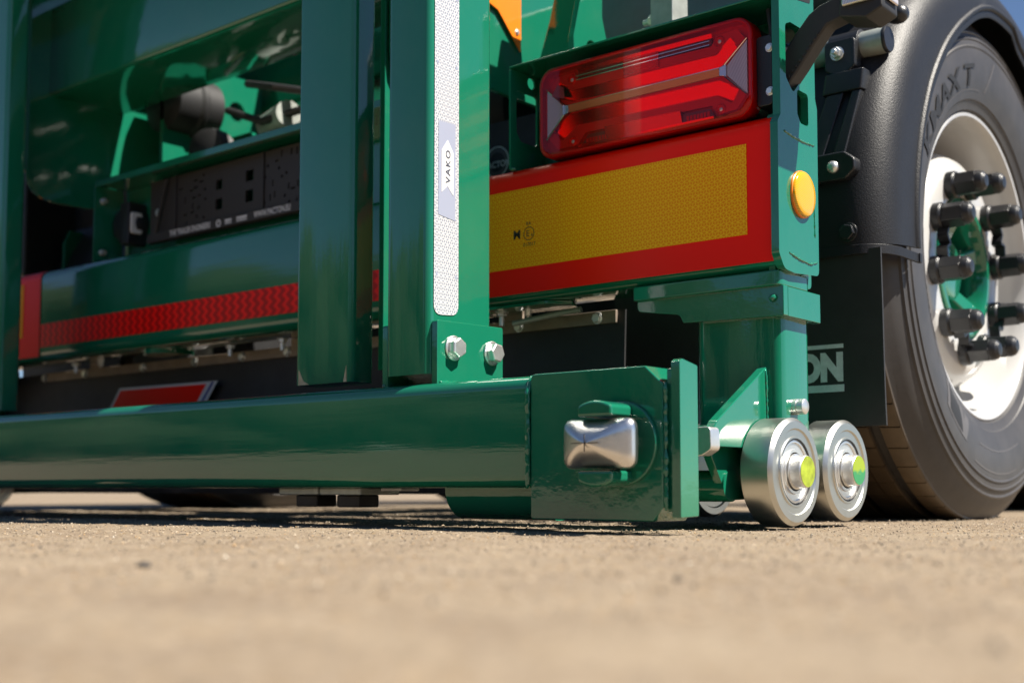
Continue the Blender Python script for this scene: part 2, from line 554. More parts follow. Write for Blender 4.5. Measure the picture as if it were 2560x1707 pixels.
def axis_coords(dense0, dense1, step, far):
    c = list(np.arange(dense0, dense1, step))
    a, s = dense1, step
    while a < far:
        c.append(a); s *= 1.25; a += s
    c.append(far)
    a, s = dense0 - step, step
    left = []
    while a > -far:
        left.append(a); s *= 1.25; a -= s
    left.append(-far)
    return np.array(left[::-1] + c)
gx = axis_coords(-1.9, 0.95, 0.006, 400)
gy = axis_coords(-1.35, 1.15, 0.006, 400)
GX, GY = np.meshgrid(gx, gy, indexing='ij')
fade = np.clip(1.5 - np.maximum(np.abs(GX + 0.5), np.abs(GY)) / 3.0, 0, 1)
GZ = fade * (value_noise(GX, GY, 0.35, 1) * 0.0022 + value_noise(GX, GY, 0.06, 2) * 0.0016
             + value_noise(GX, GY, 0.017, 3) * 0.0016 + value_noise(GX, GY, 0.008, 4) * 0.0013) - 0.0008
nx, ny = len(gx), len(gy)
verts = np.stack([GX, GY, GZ], -1).reshape(-1, 3)
ii, jj = np.meshgrid(np.arange(nx - 1), np.arange(ny - 1), indexing='ij')
q = np.stack([ii * ny + jj, (ii + 1) * ny + jj, (ii + 1) * ny + jj + 1, ii * ny + jj + 1], -1).reshape(-1, 4)
gme = bpy.data.meshes.new('ground')
gme.vertices.add(len(verts)); gme.vertices.foreach_set('co', verts.ravel())
gme.loops.add(q.size); gme.loops.foreach_set('vertex_index', q.ravel())
gme.polygons.add(len(q)); gme.polygons.foreach_set('loop_start', np.arange(0, q.size, 4)); gme.polygons.foreach_set('loop_total', np.full(len(q), 4))
gme.update(); gme.validate()
gme.shade_smooth()
gme.materials.append(M['ground'])
ground = bpy.data.objects.new('ground', gme); sc.collection.objects.link(ground)
ground['kind'] = 'structure'
ground['label'] = 'sandy beige concrete yard with fine sunlit grit'

# loose grit lying on the yard: too many to count
gr_rng = np.random.RandomState(5)
NG = 34000
gxp = gr_rng.uniform(-2.2, 1.0, NG); gyp = gr_rng.uniform(-1.15, 0.95, NG)
gs = 0.0006 + 0.0013 * gr_rng.rand(NG) ** 3
big_ = gr_rng.rand(NG) < 0.010
gs[big_] *= 1.8
oct_ = np.array([(1, 0, 0), (-1, 0, 0), (0, 1, 0), (0, -1, 0), (0, 0, .8), (0, 0, -.6)], float)
of_ = np.array([(0, 2, 4), (2, 1, 4), (1, 3, 4), (3, 0, 4), (2, 0, 5), (1, 2, 5), (3, 1, 5), (0, 3, 5)])
ang = gr_rng.uniform(0, 6.28, NG)
base = oct_[None] * (0.7 + 0.6 * gr_rng.rand(NG, 6, 1)) * gs[:, None, None]
ca, sa = np.cos(ang)[:, None], np.sin(ang)[:, None]
bx_, by_ = base[..., 0] * ca - base[..., 1] * sa, base[..., 0] * sa + base[..., 1] * ca
gv = np.stack([bx_ + gxp[:, None], by_ + gyp[:, None], base[..., 2] + gs[:, None] * 0.25 + 0.0002], -1).reshape(-1, 3)
gf = (of_[None] + (np.arange(NG) * 6)[:, None, None]).reshape(-1, 3)
gm = bpy.data.meshes.new('grit')
gm.from_pydata(gv.tolist(), [], gf.tolist())
def grit_mat():
    t = NT('grit_stones')
    vo = t.new('ShaderNodeTexVoronoi'); vo.inputs['Scale'].default_value = 120; t.link(t.coords(), vo.inputs['Vector'])
    t.set(color=t.ramp(t.sep(vo.outputs['Color'])[0], [(0.0, (0.05, 0.045, 0.042)), (0.3, (0.17, 0.135, 0.10)), (0.6, (0.30, 0.24, 0.17)), (0.8, (0.44, 0.37, 0.28)), (0.92, (0.36, 0.22, 0.09)), (1.0, (0.60, 0.55, 0.47))]), rough=0.8)
    return t.m
gm.materials.append(grit_mat())
grit = bpy.data.objects.new('grit', gm); sc.collection.objects.link(grit)
grit['kind'] = 'stuff'
grit['label'] = 'loose sandy grit scattered over the concrete yard'

# one dark stone in the foreground
def stone(name, p, r, label):
    rs = random.Random(2)
    b = MB().lathe([(-0.55, 0.25), (-0.4, 0.75), (-0.05, 1.0), (0.3, 0.8), (0.5, 0.3)], (0, 0, 0), (0, 0, 1), 10)
    b.v = [(p[0] + x * r * 1.3 * rs.uniform(0.85, 1.15), p[1] + y * r * rs.uniform(0.85, 1.15), p[2] + r * 0.5 + z * r * 0.8 * rs.uniform(0.85, 1.15)) for x, y, z in b.v]
    o = b.build(name, simple('dark_stone', (0.035, 0.034, 0.036), 0.8), None, bevel=r * 0.1, angle=30)
    o['label'] = label; o['category'] = 'stone'
    return o
stone('stone', (0.0396, -1.0425, -0.001), 0.0052, 'small dark stone lying alone on the ground in the blurred foreground')

# far row of trees behind the viewpoint, seen only mirrored in the paint
tl_rng = random.Random(11)
tlb = MB()
a = 172.0
while a < 350:
    rad = tl_rng.uniform(33, 40)
    for k in range(3):
        ar, az_ = R(a + tl_rng.uniform(-1.5, 1.5)), 0
        h_ = tl_rng.uniform(1.2, 5.2) * (1.15 if k else 0.8)
        rr = tl_rng.uniform(1.4, 2.4)
        c0 = (rad * math.cos(ar), rad * math.sin(ar), h_ - rr)
        tlb.lathe([(0, rr * 0.3), (rr * 0.3, rr * 0.8), (rr * 0.9, rr * tl_rng.uniform(0.85, 1.1)), (rr * 1.5, rr * 0.75), (rr * 1.9, rr * 0.3)], c0, (tl_rng.uniform(-.2, .2), tl_rng.uniform(-.2, .2), 1), 9)
    a += 1.7
M['foliage'] = simple('dark_foliage', (0.035, 0.055, 0.022), 0.8, bump=(3, 0.8, 0.3), vary=0.5, vscale=1.5)
tlo = tlb.build('tree_line', 'foliage', None, angle=80)
tlo['kind'] = 'stuff'
tlo['label'] = 'far dark row of trees behind the viewpoint'

# ================================================================== TRAILER
trailer = empty('container_trailer', (0, 0, -0.0056))
trailer['label'] = 'green container chassis trailer seen low from its rear corner'
trailer['category'] = 'trailer'
T = trailer
MX = -2.5                                        # mirror: x -> MX - x

# ---- rear bumper beam
BZ0, BZ1 = 0.372, 0.594
bprof = rounded_rect(0.0, 0.112, BZ0, BZ1, 0.022, 6)
bumper = MB().prism(bprof, 'X', -2.500, -0.0005).build('bumper_beam', 'green_long', T)

# marking board: film that follows the face and wraps over the rounded edges
def wrap_sheet(x0, x1, zlo, top_turn, off, name, mat, parent):
    r = 0.022
    pts = [(-off, zlo), (-off, BZ1 - r)]
    for k in range(1, 7):
        a = R(top_turn * k / 6)
        pts.append((r - (r + off) * math.cos(a), BZ1 - r + (r + off) * math.sin(a)))
    inner = [(y + 0.0006 if i < 2 else y + 0.0005, z - (0.0 if i < 2 else 0.0004)) for i, (y, z) in enumerate(pts)]
    return MB().prism(pts + inner[::-1], 'X', x0, x1).build(name, mat, parent, angle=50)
board = wrap_sheet(-0.6, -0.0012, 0.3825, 80, 0.0022, 'marking_board', 'red', bumper)
board['label'] = 'red bordered marking board with yellow reflective centre'
yf = MB().box(-0.565, -0.0418, -0.0034, -0.0026, 0.4252, 0.5572).build('yellow_field', 'yellow', T, label='yellow reflective field of the marking board')
yf.parent = bumper
# second board at the far end of the bumper
wrap_sheet(-2.4988, -1.982, 0.3825, 80, 0.0022, 'marking_board', 'red', bumper)
MB().box(-2.458, -2.060, -0.0034, -0.0026, 0.434, 0.567).build('yellow_field', 'yellow', bumper)
# printed approval mark
ty = -0.0038
def on_rear(x0, z0, y):
    return lambda u, v: (x0 + u, y, z0 + v)
text_obj('approval_mark', 'M', 0.0205, 'print_black', bumper, on_rear(-0.4775, 0.4745, ty), offset=0.0005)
text_obj('approval_mark', 'E', 0.0150, 'print_black', bumper, on_rear(-0.4502, 0.4757, ty))
text_obj('approval_mark', '4', 0.0085, 'print_black', bumper, on_rear(-0.4402, 0.4745, ty))
text_obj('approval_mark', 'RA', 0.0082, 'print_black', bumper, on_rear(-0.4500, 0.4945, ty))
text_obj('approval_mark', '017017', 0.0086, 'print_black', bumper, on_rear(-0.4560, 0.4595, ty))
MB().prism(circle(-0.4440, 0.4805, 0.0112, 32), 'Y', ty - 0.0001, ty + 0.0002, holes=[circle(-0.4440, 0.4805, 0.0102, 32)]).build('approval_mark', 'print_black', bumper)
# red wavy reflective strip on the middle of the bumper
MB().box(-1.978, -0.62, -0.0016, -0.0003, 0.4045, 0.4615).build('reflective_strip', 'wave_red', bumper, bevel=0.0004, seg=1, label='red wavy reflective strip')

# ---- right end: side plate, column, gusset, rollers (built for the right, mirrored copies on the far side)
def side_assembly(sgn, name_root=None):
    """sgn=+1: near (right) end, -1: mirrored far end"""
    mx = (lambda x: x) if sgn > 0 else (lambda x: MX - x)
    pl = round_poly([(-0.0105, 0.392), (-0.0090, 0.580), (0.0, 0.592), (0.0, 1.03), (0.110, 1.03), (0.110, 0.640), (0.116, 0.625), (0.113, 0.374), (0.035, 0.3685), (0.005, 0.371)],
                    [0.01, 0.004, 0.004, 0.01, 0.01, 0.004, 0.006, 0.010, 0.02, 0.02])
    holes = [round_poly([(0.018, 0.728), (0.018, 0.650), (0.040, 0.632), (0.074, 0.664), (0.074, 0.735), (0.034, 0.735)], 0.008),
             round_poly([(0.052, 0.6405), (0.052, 0.604), (0.062, 0.592), (0.087, 0.592), (0.087, 0.6405)], 0.007)]
    sp = MB().prism(pl, 'X', mx(0.0), mx(0.012), holes).build('side_plate', 'green', T, bevel=0.0012)
    MB().prism(round_poly([(0.008, 0.362), (0.008, 0.60), (0.121, 0.60), (0.121, 0.356), (0.02, 0.356)], 0.01), 'X', mx(-0.014), mx(-0.004)).build('backing_plate', 'green', sp, bevel=0.001)
    return sp
sp_right = side_assembly(1)
sp_left = side_assembly(-1)

# weld scars on the side plate: raised wavy beads
def weld(path, r, parent, name='weld_bead', mat='green', wob=0.35, n=7):
    pts = []; rad = []
    path = [Vector(p) for p in path]
    L = sum((path[i + 1] - path[i]).length for i in range(len(path) - 1))
    step = r * 1.5
    for i in range(len(path) - 1):
        a, b = path[i], path[i + 1]
        k = max(2, int((b - a).length / step))
        for j in range(k):
            pts.append(a.lerp(b, j / k) + Vector([random.uniform(-1, 1) * r * 0.15 for _ in range(3)]))
            rad.append(r * (1 + random.uniform(-wob, wob)))
    pts.append(path[-1]); rad.append(r * 0.7)
    rad[0] = r * 0.6
    return MB().tube(pts, rad, n).build(name, mat, parent, angle=80)
weld([(0.0122, 0.010, 0.570), (0.0122, 0.040, 0.5665), (0.0122, 0.075, 0.566), (0.0122, 0.104, 0.568)], 0.0017, sp_right)
weld([(0.0122, 0.020, 0.396), (0.0122, 0.05, 0.3905), (0.0122, 0.085, 0.388), (0.0122, 0.108, 0.394)], 0.0017, sp_right)
weld([(0.0122, 0.100, 0.50), (0.0122, 0.102, 0.43)], 0.0012, sp_right)

# amber side reflector
rf = MB().lathe([(0, 0.0345), (0.0025, 0.0345), (0.0035, 0.0335)], (0.012, 0.0600, 0.4862), (1, 0, 0), 40).build('side_reflector', 'orange', sp_right, angle=40, label='round amber side reflector')
MB().lathe([(0.0035, 0.0332), (0.0062, 0.0328), (0.0075, 0.0310), (0.0082, 0.022), (0.0086, 0.010), (0.0088, 0.001)], (0.012, 0.0600, 0.4862), (1, 0, 0), 40).build('reflector_lens', 'amber', sp_right, angle=60)

# small warning label at the top of the side plate
MB().prism(round_poly([(0.055, 0.775), (0.098, 0.782), (0.098, 0.83), (0.055, 0.83)], 0.003), 'X', 0.0121, 0.0126).build('warning_label', 'print_black', sp_right)
MB().prism([(0.073, 0.789), (0.089, 0.7915), (0.081, 0.808)], 'X', 0.0127, 0.0129).build('warning_symbol', simple('yellow_print', (0.75, 0.5, 0.02), 0.4), sp_right)

# ---- column under the bumper with its stepped collar
def roller_column(sgn):
    mx = (lambda x: x) if sgn > 0 else (lambda x: MX - x)
    def P(poly): return [(mx(a), b) for a, b in poly]
    col = MB().prism(P(rounded_rect(-0.148, -0.006, 0.024, 0.121, 0.017, 5)), 'Z', 0.118, 0.37).build('bumper_column', 'green_tall', T)
    # flange plates between beam and column
    f1 = MB().prism(P(round_poly([(-0.245, 0.004), (-0.245, 0.100), (0.004, 0.100), (0.004, 0.004)], [0.004, 0.004, 0.012, 0.012])), 'Z', 0.3485, 0.3715).build('flange_plate', 'green', col, bevel=0.003)
    pr = round_poly([(-0.242, 0.333), (-0.242, 0.350), (0.006, 0.350), (0.006, 0.306), (-0.160, 0.309), (-0.166, 0.322)], [0.012, 0.002, 0.002, 0.002, 0.004, 0.012])
    MB().prism(P(pr), 'Y', 0.012, 0.0255).build('collar_plate', 'green', col, bevel=0.0012)
    MB().box(min(mx(-0.008), mx(0.006)), max(mx(-0.008), mx(0.006)), 0.0257, 0.128, 0.306, 0.349).build('collar_side', 'green', col, bevel=0.0012)
    # gusset (triangular web) towards the rear
    gp = round_poly([(0.030, 0.234), (0.022, 0.236), (-0.118, 0.153), (-0.128, 0.140), (-0.128, 0.118), (0.030, 0.118)], [0.0, 0.008, 0.012, 0.008, 0.0, 0.0])
    MB().prism(gp, 'X', mx(-0.042), mx(-0.028)).build('gusset', 'green', col, bevel=0.0015)
    # roller carrier: shelf plate and two cheek plates
    MB().box(min(mx(-0.20), mx(-0.036)), max(mx(-0.20), mx(-0.036)), -0.130, 0.26, 0.1335, 0.1465).build('carrier_plate', 'green', col, bevel=0.0015)
    for xa in (-0.062, -0.186):
        ch = round_poly([(-0.118, 0.134), (-0.066, 0.062), (-0.050, 0.046), (0.235, 0.052), (0.262, 0.134)], [0.004, 0.03, 0.012, 0.014, 0.004])
        MB().prism(ch, 'X', mx(xa), mx(xa + 0.013)).build('cheek_plate', 'green', col, bevel=0.0012)
    MB().cyl((mx(-0.046), -0.05, 0.066), (mx(-0.185), -0.05, 0.066), 0.022, 24).build('cross_tube', 'green', col)
    # locking pin end on the column side
    if sgn > 0:
        MB().lathe([(0, 0.0115), (0.006, 0.0115), (0.0065, 0.0098), (0.0085, 0.0098), (0.009, 0.0115), (0.0165, 0.0112), (0.0175, 0.010), (0.0177, 0.001)], (-0.006, 0.064, 0.1795), (1, 0, 0), 28).build('locking_pin', 'zinc', col, angle=40, label='bright round pin end on the column')
        weld([(-0.0275, 0.019, 0.232), (-0.0275, 0.022, 0.15)], 0.0022, col)
        weld([(-0.006, -0.001 + 0.010, 0.335), (-0.014, 0.008, 0.329)], 0.005, col)
    return col
col_r = roller_column(1)
col_l = roller_column(-1)

def make_roller(x_face, y, z, w, r, sgn, mark):
    """steel roller with bearing and axle end; axis X, visible face at x_face looking to +X (sgn) """
    e = empty('ground_roller', (x_face, y, z), T)
    d = (sgn, 0, 0)
    MB().lathe([(-w, r * 0.62), (-w, r * 0.93), (-w + 0.004, r), (-0.0055, r), (-0.0015, r * 0.955), (0, r * 0.93), (0, r * 0.80), (-0.0022, r * 0.775), (-0.0022, r * 0.66), (-0.0005, r * 0.645), (-0.0005, r * 0.615), (-0.010, r * 0.60)],
               (0, 0, 0), d, 72, cap=False).build('roller_body', 'roller', e, angle=24)
    MB().lathe([(-0.008, r * 0.60), (-0.0025, r * 0.595), (-0.0022, r * 0.54), (-0.0045, r * 0.53), (-0.0045, r * 0.42), (-0.002, r * 0.41), (-0.002, r * 0.36), (-0.010, r * 0.345)], (0, 0, 0), d, 56, cap=False).build('bearing', 'zinc', e, angle=24)
    MB().lathe([(-0.0012, r * 0.612), (-0.0010, r * 0.588), (-0.004, r * 0.585)], (0, 0, 0), d, 56, cap=False).build('gap_ring', 'rubber', e)  # black ring paints in the shaded gap around the bearing
    MB().lathe([(-w * 1.3, r * 0.33), (0.000, r * 0.33), (0.0005, r * 0.305), (0.015, r * 0.300), (0.0165, r * 0.285)], (0, 0, 0), d, 40).build('axle_pin', 'zinc', e, angle=24)
    if mark:
        MB().prism(circle(0, 0, r * 0.285, 32), 'X', 0.01645 * sgn, 0.0170 * sgn).build('axle_paint_mark', M['yellow_mark'] if mark == 1 else M['half_mark'], e)
    return e
def half_mark():
    t = NT('yellow_green_paint_mark')
    p = t.sep(t.coords())
    f = t.ramp(t.math('ADD', t.math('MULTIPLY', p[2], 30.0), t.math('ADD', t.noise(60, 4), 0.05)), [(0.42, 0.0), (0.62, 1.0)])
    t.set(color=t.mix(f, (0.03, 0.22, 0.08), (0.25, 0.34, 0.02)), rough=0.5)
    return t.m
M['half_mark'] = half_mark()
make_roller(0.020, 0.0155, 0.0857, 0.050, 0.0755, 1, 1)
make_roller(0.020, 0.1830, 0.0895, 0.050, 0.0755, 1, 2)
make_roller(-0.210, 0.1830, 0.0915, 0.050, 0.0755, 1, 0)
make_roller(-0.210, 0.0155, 0.0880, 0.050, 0.0755, 1, 0)
make_roller(MX - 0.020 + 0.05, 0.0155, 0.0857, 0.050, 0.0755, 1, 0)
make_roller(MX + 0.21 + 0.05, 0.0155, 0.0857, 0.050, 0.0755, 1, 0)

# ---- tail lamp tray and lamp
tray = MB().box(-0.490, -0.0005, 0.000, 0.100, 0.7685, 0.7720).build('lamp_tray', 'green', T, bevel=0.001)
MB().prism(round_poly([(0.0, 0.594), (0.0, 0.7684), (0.100, 0.7684), (0.100, 0.594)], [0.006, 0.006, 0, 0]), 'X', -0.4900, -0.4865,
           holes=[round_poly([(0.016, 0.735), (0.016, 0.662), (0.028, 0.648), (0.072, 0.648), (0.072, 0.735)], 0.009), circle(0.056, 0.756, 0.010, 20)]).build('tray_side', 'green', tray, bevel=0.0008)
MB().prism(round_poly([(-0.4864, 0.5945), (-0.4864, 0.768), (-0.001, 0.768), (-0.001, 0.5945)], 0.002), 'Y', 0.096, 0.0995,
           holes=[circle(-0.452, 0.64, 0.010, 20), circle(-0.452, 0.71, 0.010, 20)]).build('tray_back', 'green', tray)
weld([(-0.489, 0.002, 0.5955), (-0.478, 0.004, 0.5955)], 0.003, tray)

lamp = empty('tail_lamp', (0, 0, 0), T)
lamp['label'] = 'wide red tail lamp with amber centre bar'
LX0, LX1, LZ0, LZ1 = -0.4250, -0.0300, 0.5975, 0.7495
lo = rounded_rect(LX0 + 0.004, LX1 - 0.004, LZ0 + 0.004, LZ1 - 0.004, 0.024, 6)
MB().prism(lo, 'Y', 0.022, 0.070).build('lamp_housing', 'plastic', lamp, bevel=0.003)
# reflector base plate inside
MB().prism(rounded_rect(LX0 + 0.006, LX1 - 0.006, LZ0 + 0.006, LZ1 - 0.006, 0.022, 6), 'Y', 0.0165, 0.0215).build('reflector_base', 'lamp_mid', lamp)
def lamp_piece(poly, y0, y1, mat, name, rad=0.004, bev=0.001, holes=()):
    return MB().prism(round_poly(poly, rad), 'Y', y0, y1, holes).build(name, mat, lamp, bevel=bev, seg=2)
def tilted_band(poly, yc, tilt, mat, name, rad=0.003):
    pts = round_poly(poly, rad)
    zc = sum(p[1] for p in pts) / len(pts)
    k = math.tan(R(tilt)); n = len(pts)
    vs = [(x, yc - k * (z - zc), z) for x, z in pts] + [(x, 0.0195, z) for x, z in pts]
    fs = [tuple(range(n)), tuple(range(2 * n - 1, n - 1, -1))] + [(i, (i + 1) % n, n + (i + 1) % n, n + i) for i in range(n)]
    return MB().add(vs, fs).build(name, mat, lamp, angle=20)
M['lamp_mirror'] = simple('lamp_red_mirror', (0.98, 0.004, 0.003), 0.22, 1.0, bump=(90, 0.05, 0.001))
# hourglass-shaped light guide (bright red) framing dark bands
outer = [(-0.417, 0.640), (-0.417, 0.708), (-0.394, 0.734), (-0.360, 0.736), (-0.352, 0.7215), (-0.104, 0.7185), (-0.096, 0.732), (-0.060, 0.7345), (-0.040, 0.708), (-0.040, 0.642), (-0.062, 0.615), (-0.094, 0.613), (-0.104, 0.6285), (-0.336, 0.632), (-0.352, 0.615), (-0.392, 0.614)]
hole_up = round_poly([(-0.402, 0.703), (-0.386, 0.722), (-0.366, 0.707), (-0.096, 0.7045), (-0.072, 0.722), (-0.058, 0.704), (-0.089, 0.6835), (-0.364, 0.688)], 0.003)
hole_dn = round_poly([(-0.402, 0.646), (-0.364, 0.665), (-0.089, 0.6615), (-0.058, 0.644), (-0.070, 0.626), (-0.097, 0.6425), (-0.352, 0.647), (-0.384, 0.627)], 0.003)
lamp_piece(outer, 0.0085, 0.0160, 'lamp_red', 'light_guide', 0.004, 0.0012, [hole_up, hole_dn])
tilted_band([(-0.404, 0.702), (-0.386, 0.724), (-0.366, 0.709), (-0.096, 0.7065), (-0.070, 0.724), (-0.056, 0.703), (-0.089, 0.682), (-0.364, 0.6865)], 0.0112, 17, 'lamp_mirror', 'reflector_band')
tilted_band([(-0.404, 0.647), (-0.364, 0.6665), (-0.089, 0.6630), (-0.056, 0.645), (-0.070, 0.624), (-0.097, 0.6405), (-0.352, 0.645), (-0.386, 0.625)], 0.0112, 17, 'lamp_mirror', 'reflector_band')
lamp_piece([(-0.402, 0.702), (-0.388, 0.720), (-0.376, 0.712), (-0.374, 0.693)], 0.0022, 0.0040, 'lamp_grey', 'reflector_band', 0.003)
# amber bar
tilted_band([(-0.3665, 0.6700), (-0.3665, 0.6805), (-0.0880, 0.6800), (-0.0880, 0.6695)], 0.0030, 20, 'amber_bar', 'indicator_bar', 0.0008)
MB().box(-0.3665, -0.0880, 0.0030, 0.0048, 0.6807, 0.6817).build('trim_line', 'chrome', lamp)
# clear wedges at both ends with chrome edges
for s, xs in ((1, lambda x: x), (-1, lambda x: LX0 + LX1 - x)):
    a = [(xs(-0.4125), 0.716), (xs(-0.4125), 0.632), (xs(-0.3745), 0.671), (xs(-0.3745), 0.679)]
    MB().prism(a, 'Y', 0.0050, 0.0083).build('clear_wedge', 'ribbed', lamp, bevel=0.0012)
    MB().prism([(xs(-0.379), 0.6845), (xs(-0.379), 0.6655), (xs(-0.3668), 0.6685), (xs(-0.3668), 0.6815)], 'Y', 0.0022, 0.0049).build('wedge_tip', 'chrome', lamp, bevel=0.001)
    for za, zb in ((0.716, 0.6835), (0.632, 0.6665)):
        MB().tube([(xs(-0.4125), 0.0045, za), (xs(-0.376), 0.0030, zb)], 0.0016, 8).build('wedge_rim', 'chrome', lamp)
# upper and lower dark windows with LED rows
lamp_piece([(-0.352, 0.739), (-0.352, 0.7245), (-0.104, 0.7215), (-0.104, 0.736)], 0.0095, 0.0120, 'lamp_dark', 'lamp_window', 0.002, 0)
lamp_piece([(-0.332, 0.6285), (-0.348, 0.6095), (-0.098, 0.6075), (-0.108, 0.6255)], 0.0095, 0.0120, 'lamp_dark', 'lamp_window', 0.002, 0)
for z0 in (0.7265, 0.7205):
    MB().box(-0.354, -0.106, 0.0060, 0.0075, z0, z0 + 0.0011).build('trim_line', 'chrome', lamp)
tilted_band([(-0.350, 0.7325), (-0.350, 0.7385), (-0.102, 0.7370), (-0.102, 0.7310)], 0.0060, 25, 'lamp_mirror', 'light_strip', 0.0005)
tilted_band([(-0.348, 0.6075), (-0.348, 0.6130), (-0.100, 0.6115), (-0.100, 0.6060)], 0.0060, 25, 'lamp_mirror', 'light_strip', 0.0005)
tilted_band([(-0.296, 0.612), (-0.296, 0.632), (-0.156, 0.630), (-0.156, 0.610)], 0.0060, 20, 'prism_red', 'reflex_panel', 0.001)
MB().box(-0.262, -0.196, 0.0068, 0.0092, 0.708, 0.7335).build('reflex_panel', 'prism_red', lamp)
for i in range(7):
    x = -0.335 + i * 0.006
    MB().box(x, x + 0.0042, 0.0082, 0.0094, 0.612, 0.622).build('led_cell', 'lamp_mid', lamp)
    x = -0.112 - i * 0.006
    MB().box(x, x + 0.0042, 0.0082, 0.0094, 0.611, 0.621).build('led_cell', 'lamp_mid', lamp)
for (x, z) in ((-0.3615, 0.6215), (-0.0885, 0.620), (-0.0895, 0.7225), (-0.363, 0.7235)):
    MB().lathe([(0, 0.0085), (-0.006, 0.0085), (-0.0075, 0.0070), (-0.003, 0.0055)], (x, 0.013, z), (0, 1, 0), 24).build('screw_well', 'lamp_red', lamp, angle=40)
    MB().lathe([(0, 0.0030), (-0.0035, 0.0028), (-0.004, 0.0015)], (x, 0.011, z), (0, 1, 0), 16).build('screw', 'zinc', lamp)
# outer lens: thin shell, rounded
def lens_shell(name, mat, y_front, y_back, parent):
    n = 6
    loops = []
    for k, (ins, y) in enumerate(((0.0, y_back), (0.0, y_front + 0.010), (0.0012, y_front + 0.005), (0.004, y_front + 0.0015), (0.008, y_front), (0.0085, y_front), (0.012, y_front))):
        loops.append([(u, y, v) for u, v in rounded_rect(LX0 + ins, LX1 - ins, LZ0 + ins, LZ1 - ins, 0.028 - ins * 0.5, n)])
    m = len(loops[0]); vs = [p for l in loops for p in l]; fs = []
    for j in range(len(loops) - 1):
        for i in range(m):
            fs.append((j * m + i, j * m + (i + 1) % m, (j + 1) * m + (i + 1) % m, (j + 1) * m + i))
    fs.append(tuple((len(loops) - 1) * m + i for i in range(m)))
    return MB().add(vs, fs).build(name, mat, parent, angle=60)
MB().prism(rounded_rect(LX0 + 0.0012, LX1 - 0.0012, LZ0 + 0.0012, LZ1 - 0.0012, 0.027, 6), 'Y', -0.0005, 0.0285, holes=[rounded_rect(LX0 + 0.0075, LX1 - 0.0075, LZ0 + 0.0075, LZ1 - 0.0075, 0.022, 6)]).build('lens_rim', 'lamp_red', lamp, bevel=0.002)
lens_shell('lens', 'lens_red', -0.006, 0.030, lamp)
# black rear box of the lamp with cable gland, on its outboard side
lb = MB().prism(rounded_rect(-0.032, -0.006, 0.612, 0.716, 0.006), 'Y', 0.012, 0.088).build('connector_box', 'plastic', lamp, bevel=0.002)
for z in (0.632, 0.696):
    bolt('screw', (-0.010, 0.0118, z), (0, -1, 0), 0.0055, 0.004, lamp, washer=True)
MB().tube([(-0.008, 0.03, 0.60), (-0.006, 0.025, 0.65), (-0.009, 0.02, 0.71), (-0.02, 0.03, 0.76)], 0.004, 10).build('cable', 'rubber', lamp)

# ---- outline marker lamp on its rubber arm
mk = empty('outline_marker', (0, 0, 0), T)
mk['label'] = 'black rubber arm with clear outline marker lamp'
def sweep_rect(path, w, hgt, name, mat, parent):
    """rectangular bar in the XZ plane following path of (x, z); w along Y"""
    pts = [Vector(p) for p in path]
    L, U = [], []
    for i, p in enumerate(pts):
        d = (pts[min(i + 1, len(pts) - 1)] - pts[max(i - 1, 0)]).normalized()
        nrm = Vector((-d.y, d.x)) * (hgt[i] / 2)
        U.append(tuple(p + nrm)); L.append(tuple(p - nrm))
    return MB().prism(U + L[::-1], 'Y', 0.05 - w / 2, 0.05 + w / 2).build(name, mat, parent, bevel=0.004, seg=3)
sweep_rect([(-0.012, 0.650), (0.012, 0.678), (0.034, 0.706), (0.052, 0.7265), (0.062, 0.733), (0.078, 0.737), (0.10, 0.742)], 0.030, [0.036, 0.037, 0.037, 0.036, 0.034, 0.034, 0.034], 'rubber_arm', 'rubber', mk)
for i in range(9):
    t = i / 8
    MB().box(0.006 + 0.046 * t, 0.010 + 0.046 * t, 0.033, 0.0355, 0.6535 + 0.052 * t, 0.658 + 0.052 * t).build('arm_rib', 'rubber', mk, bevel=0.001)
hp = round_poly([(0.088, 0.722), (0.094, 0.800), (0.150, 0.800), (0.152, 0.722), (0.128, 0.712)], 0.006)
MB().prism(hp, 'Y', 0.030, 0.085).build('lamp_body', 'rubber', mk, bevel=0.003, seg=3)
MB().box(0.0955, 0.1400, 0.0235, 0.0295, 0.734, 0.800).build('marker_lens', 'ribbed', mk, bevel=0.002)
MB().box(0.1525, 0.1565, 0.042, 0.078, 0.735, 0.800).build('marker_lens', 'ribbed', mk, bevel=0.002)

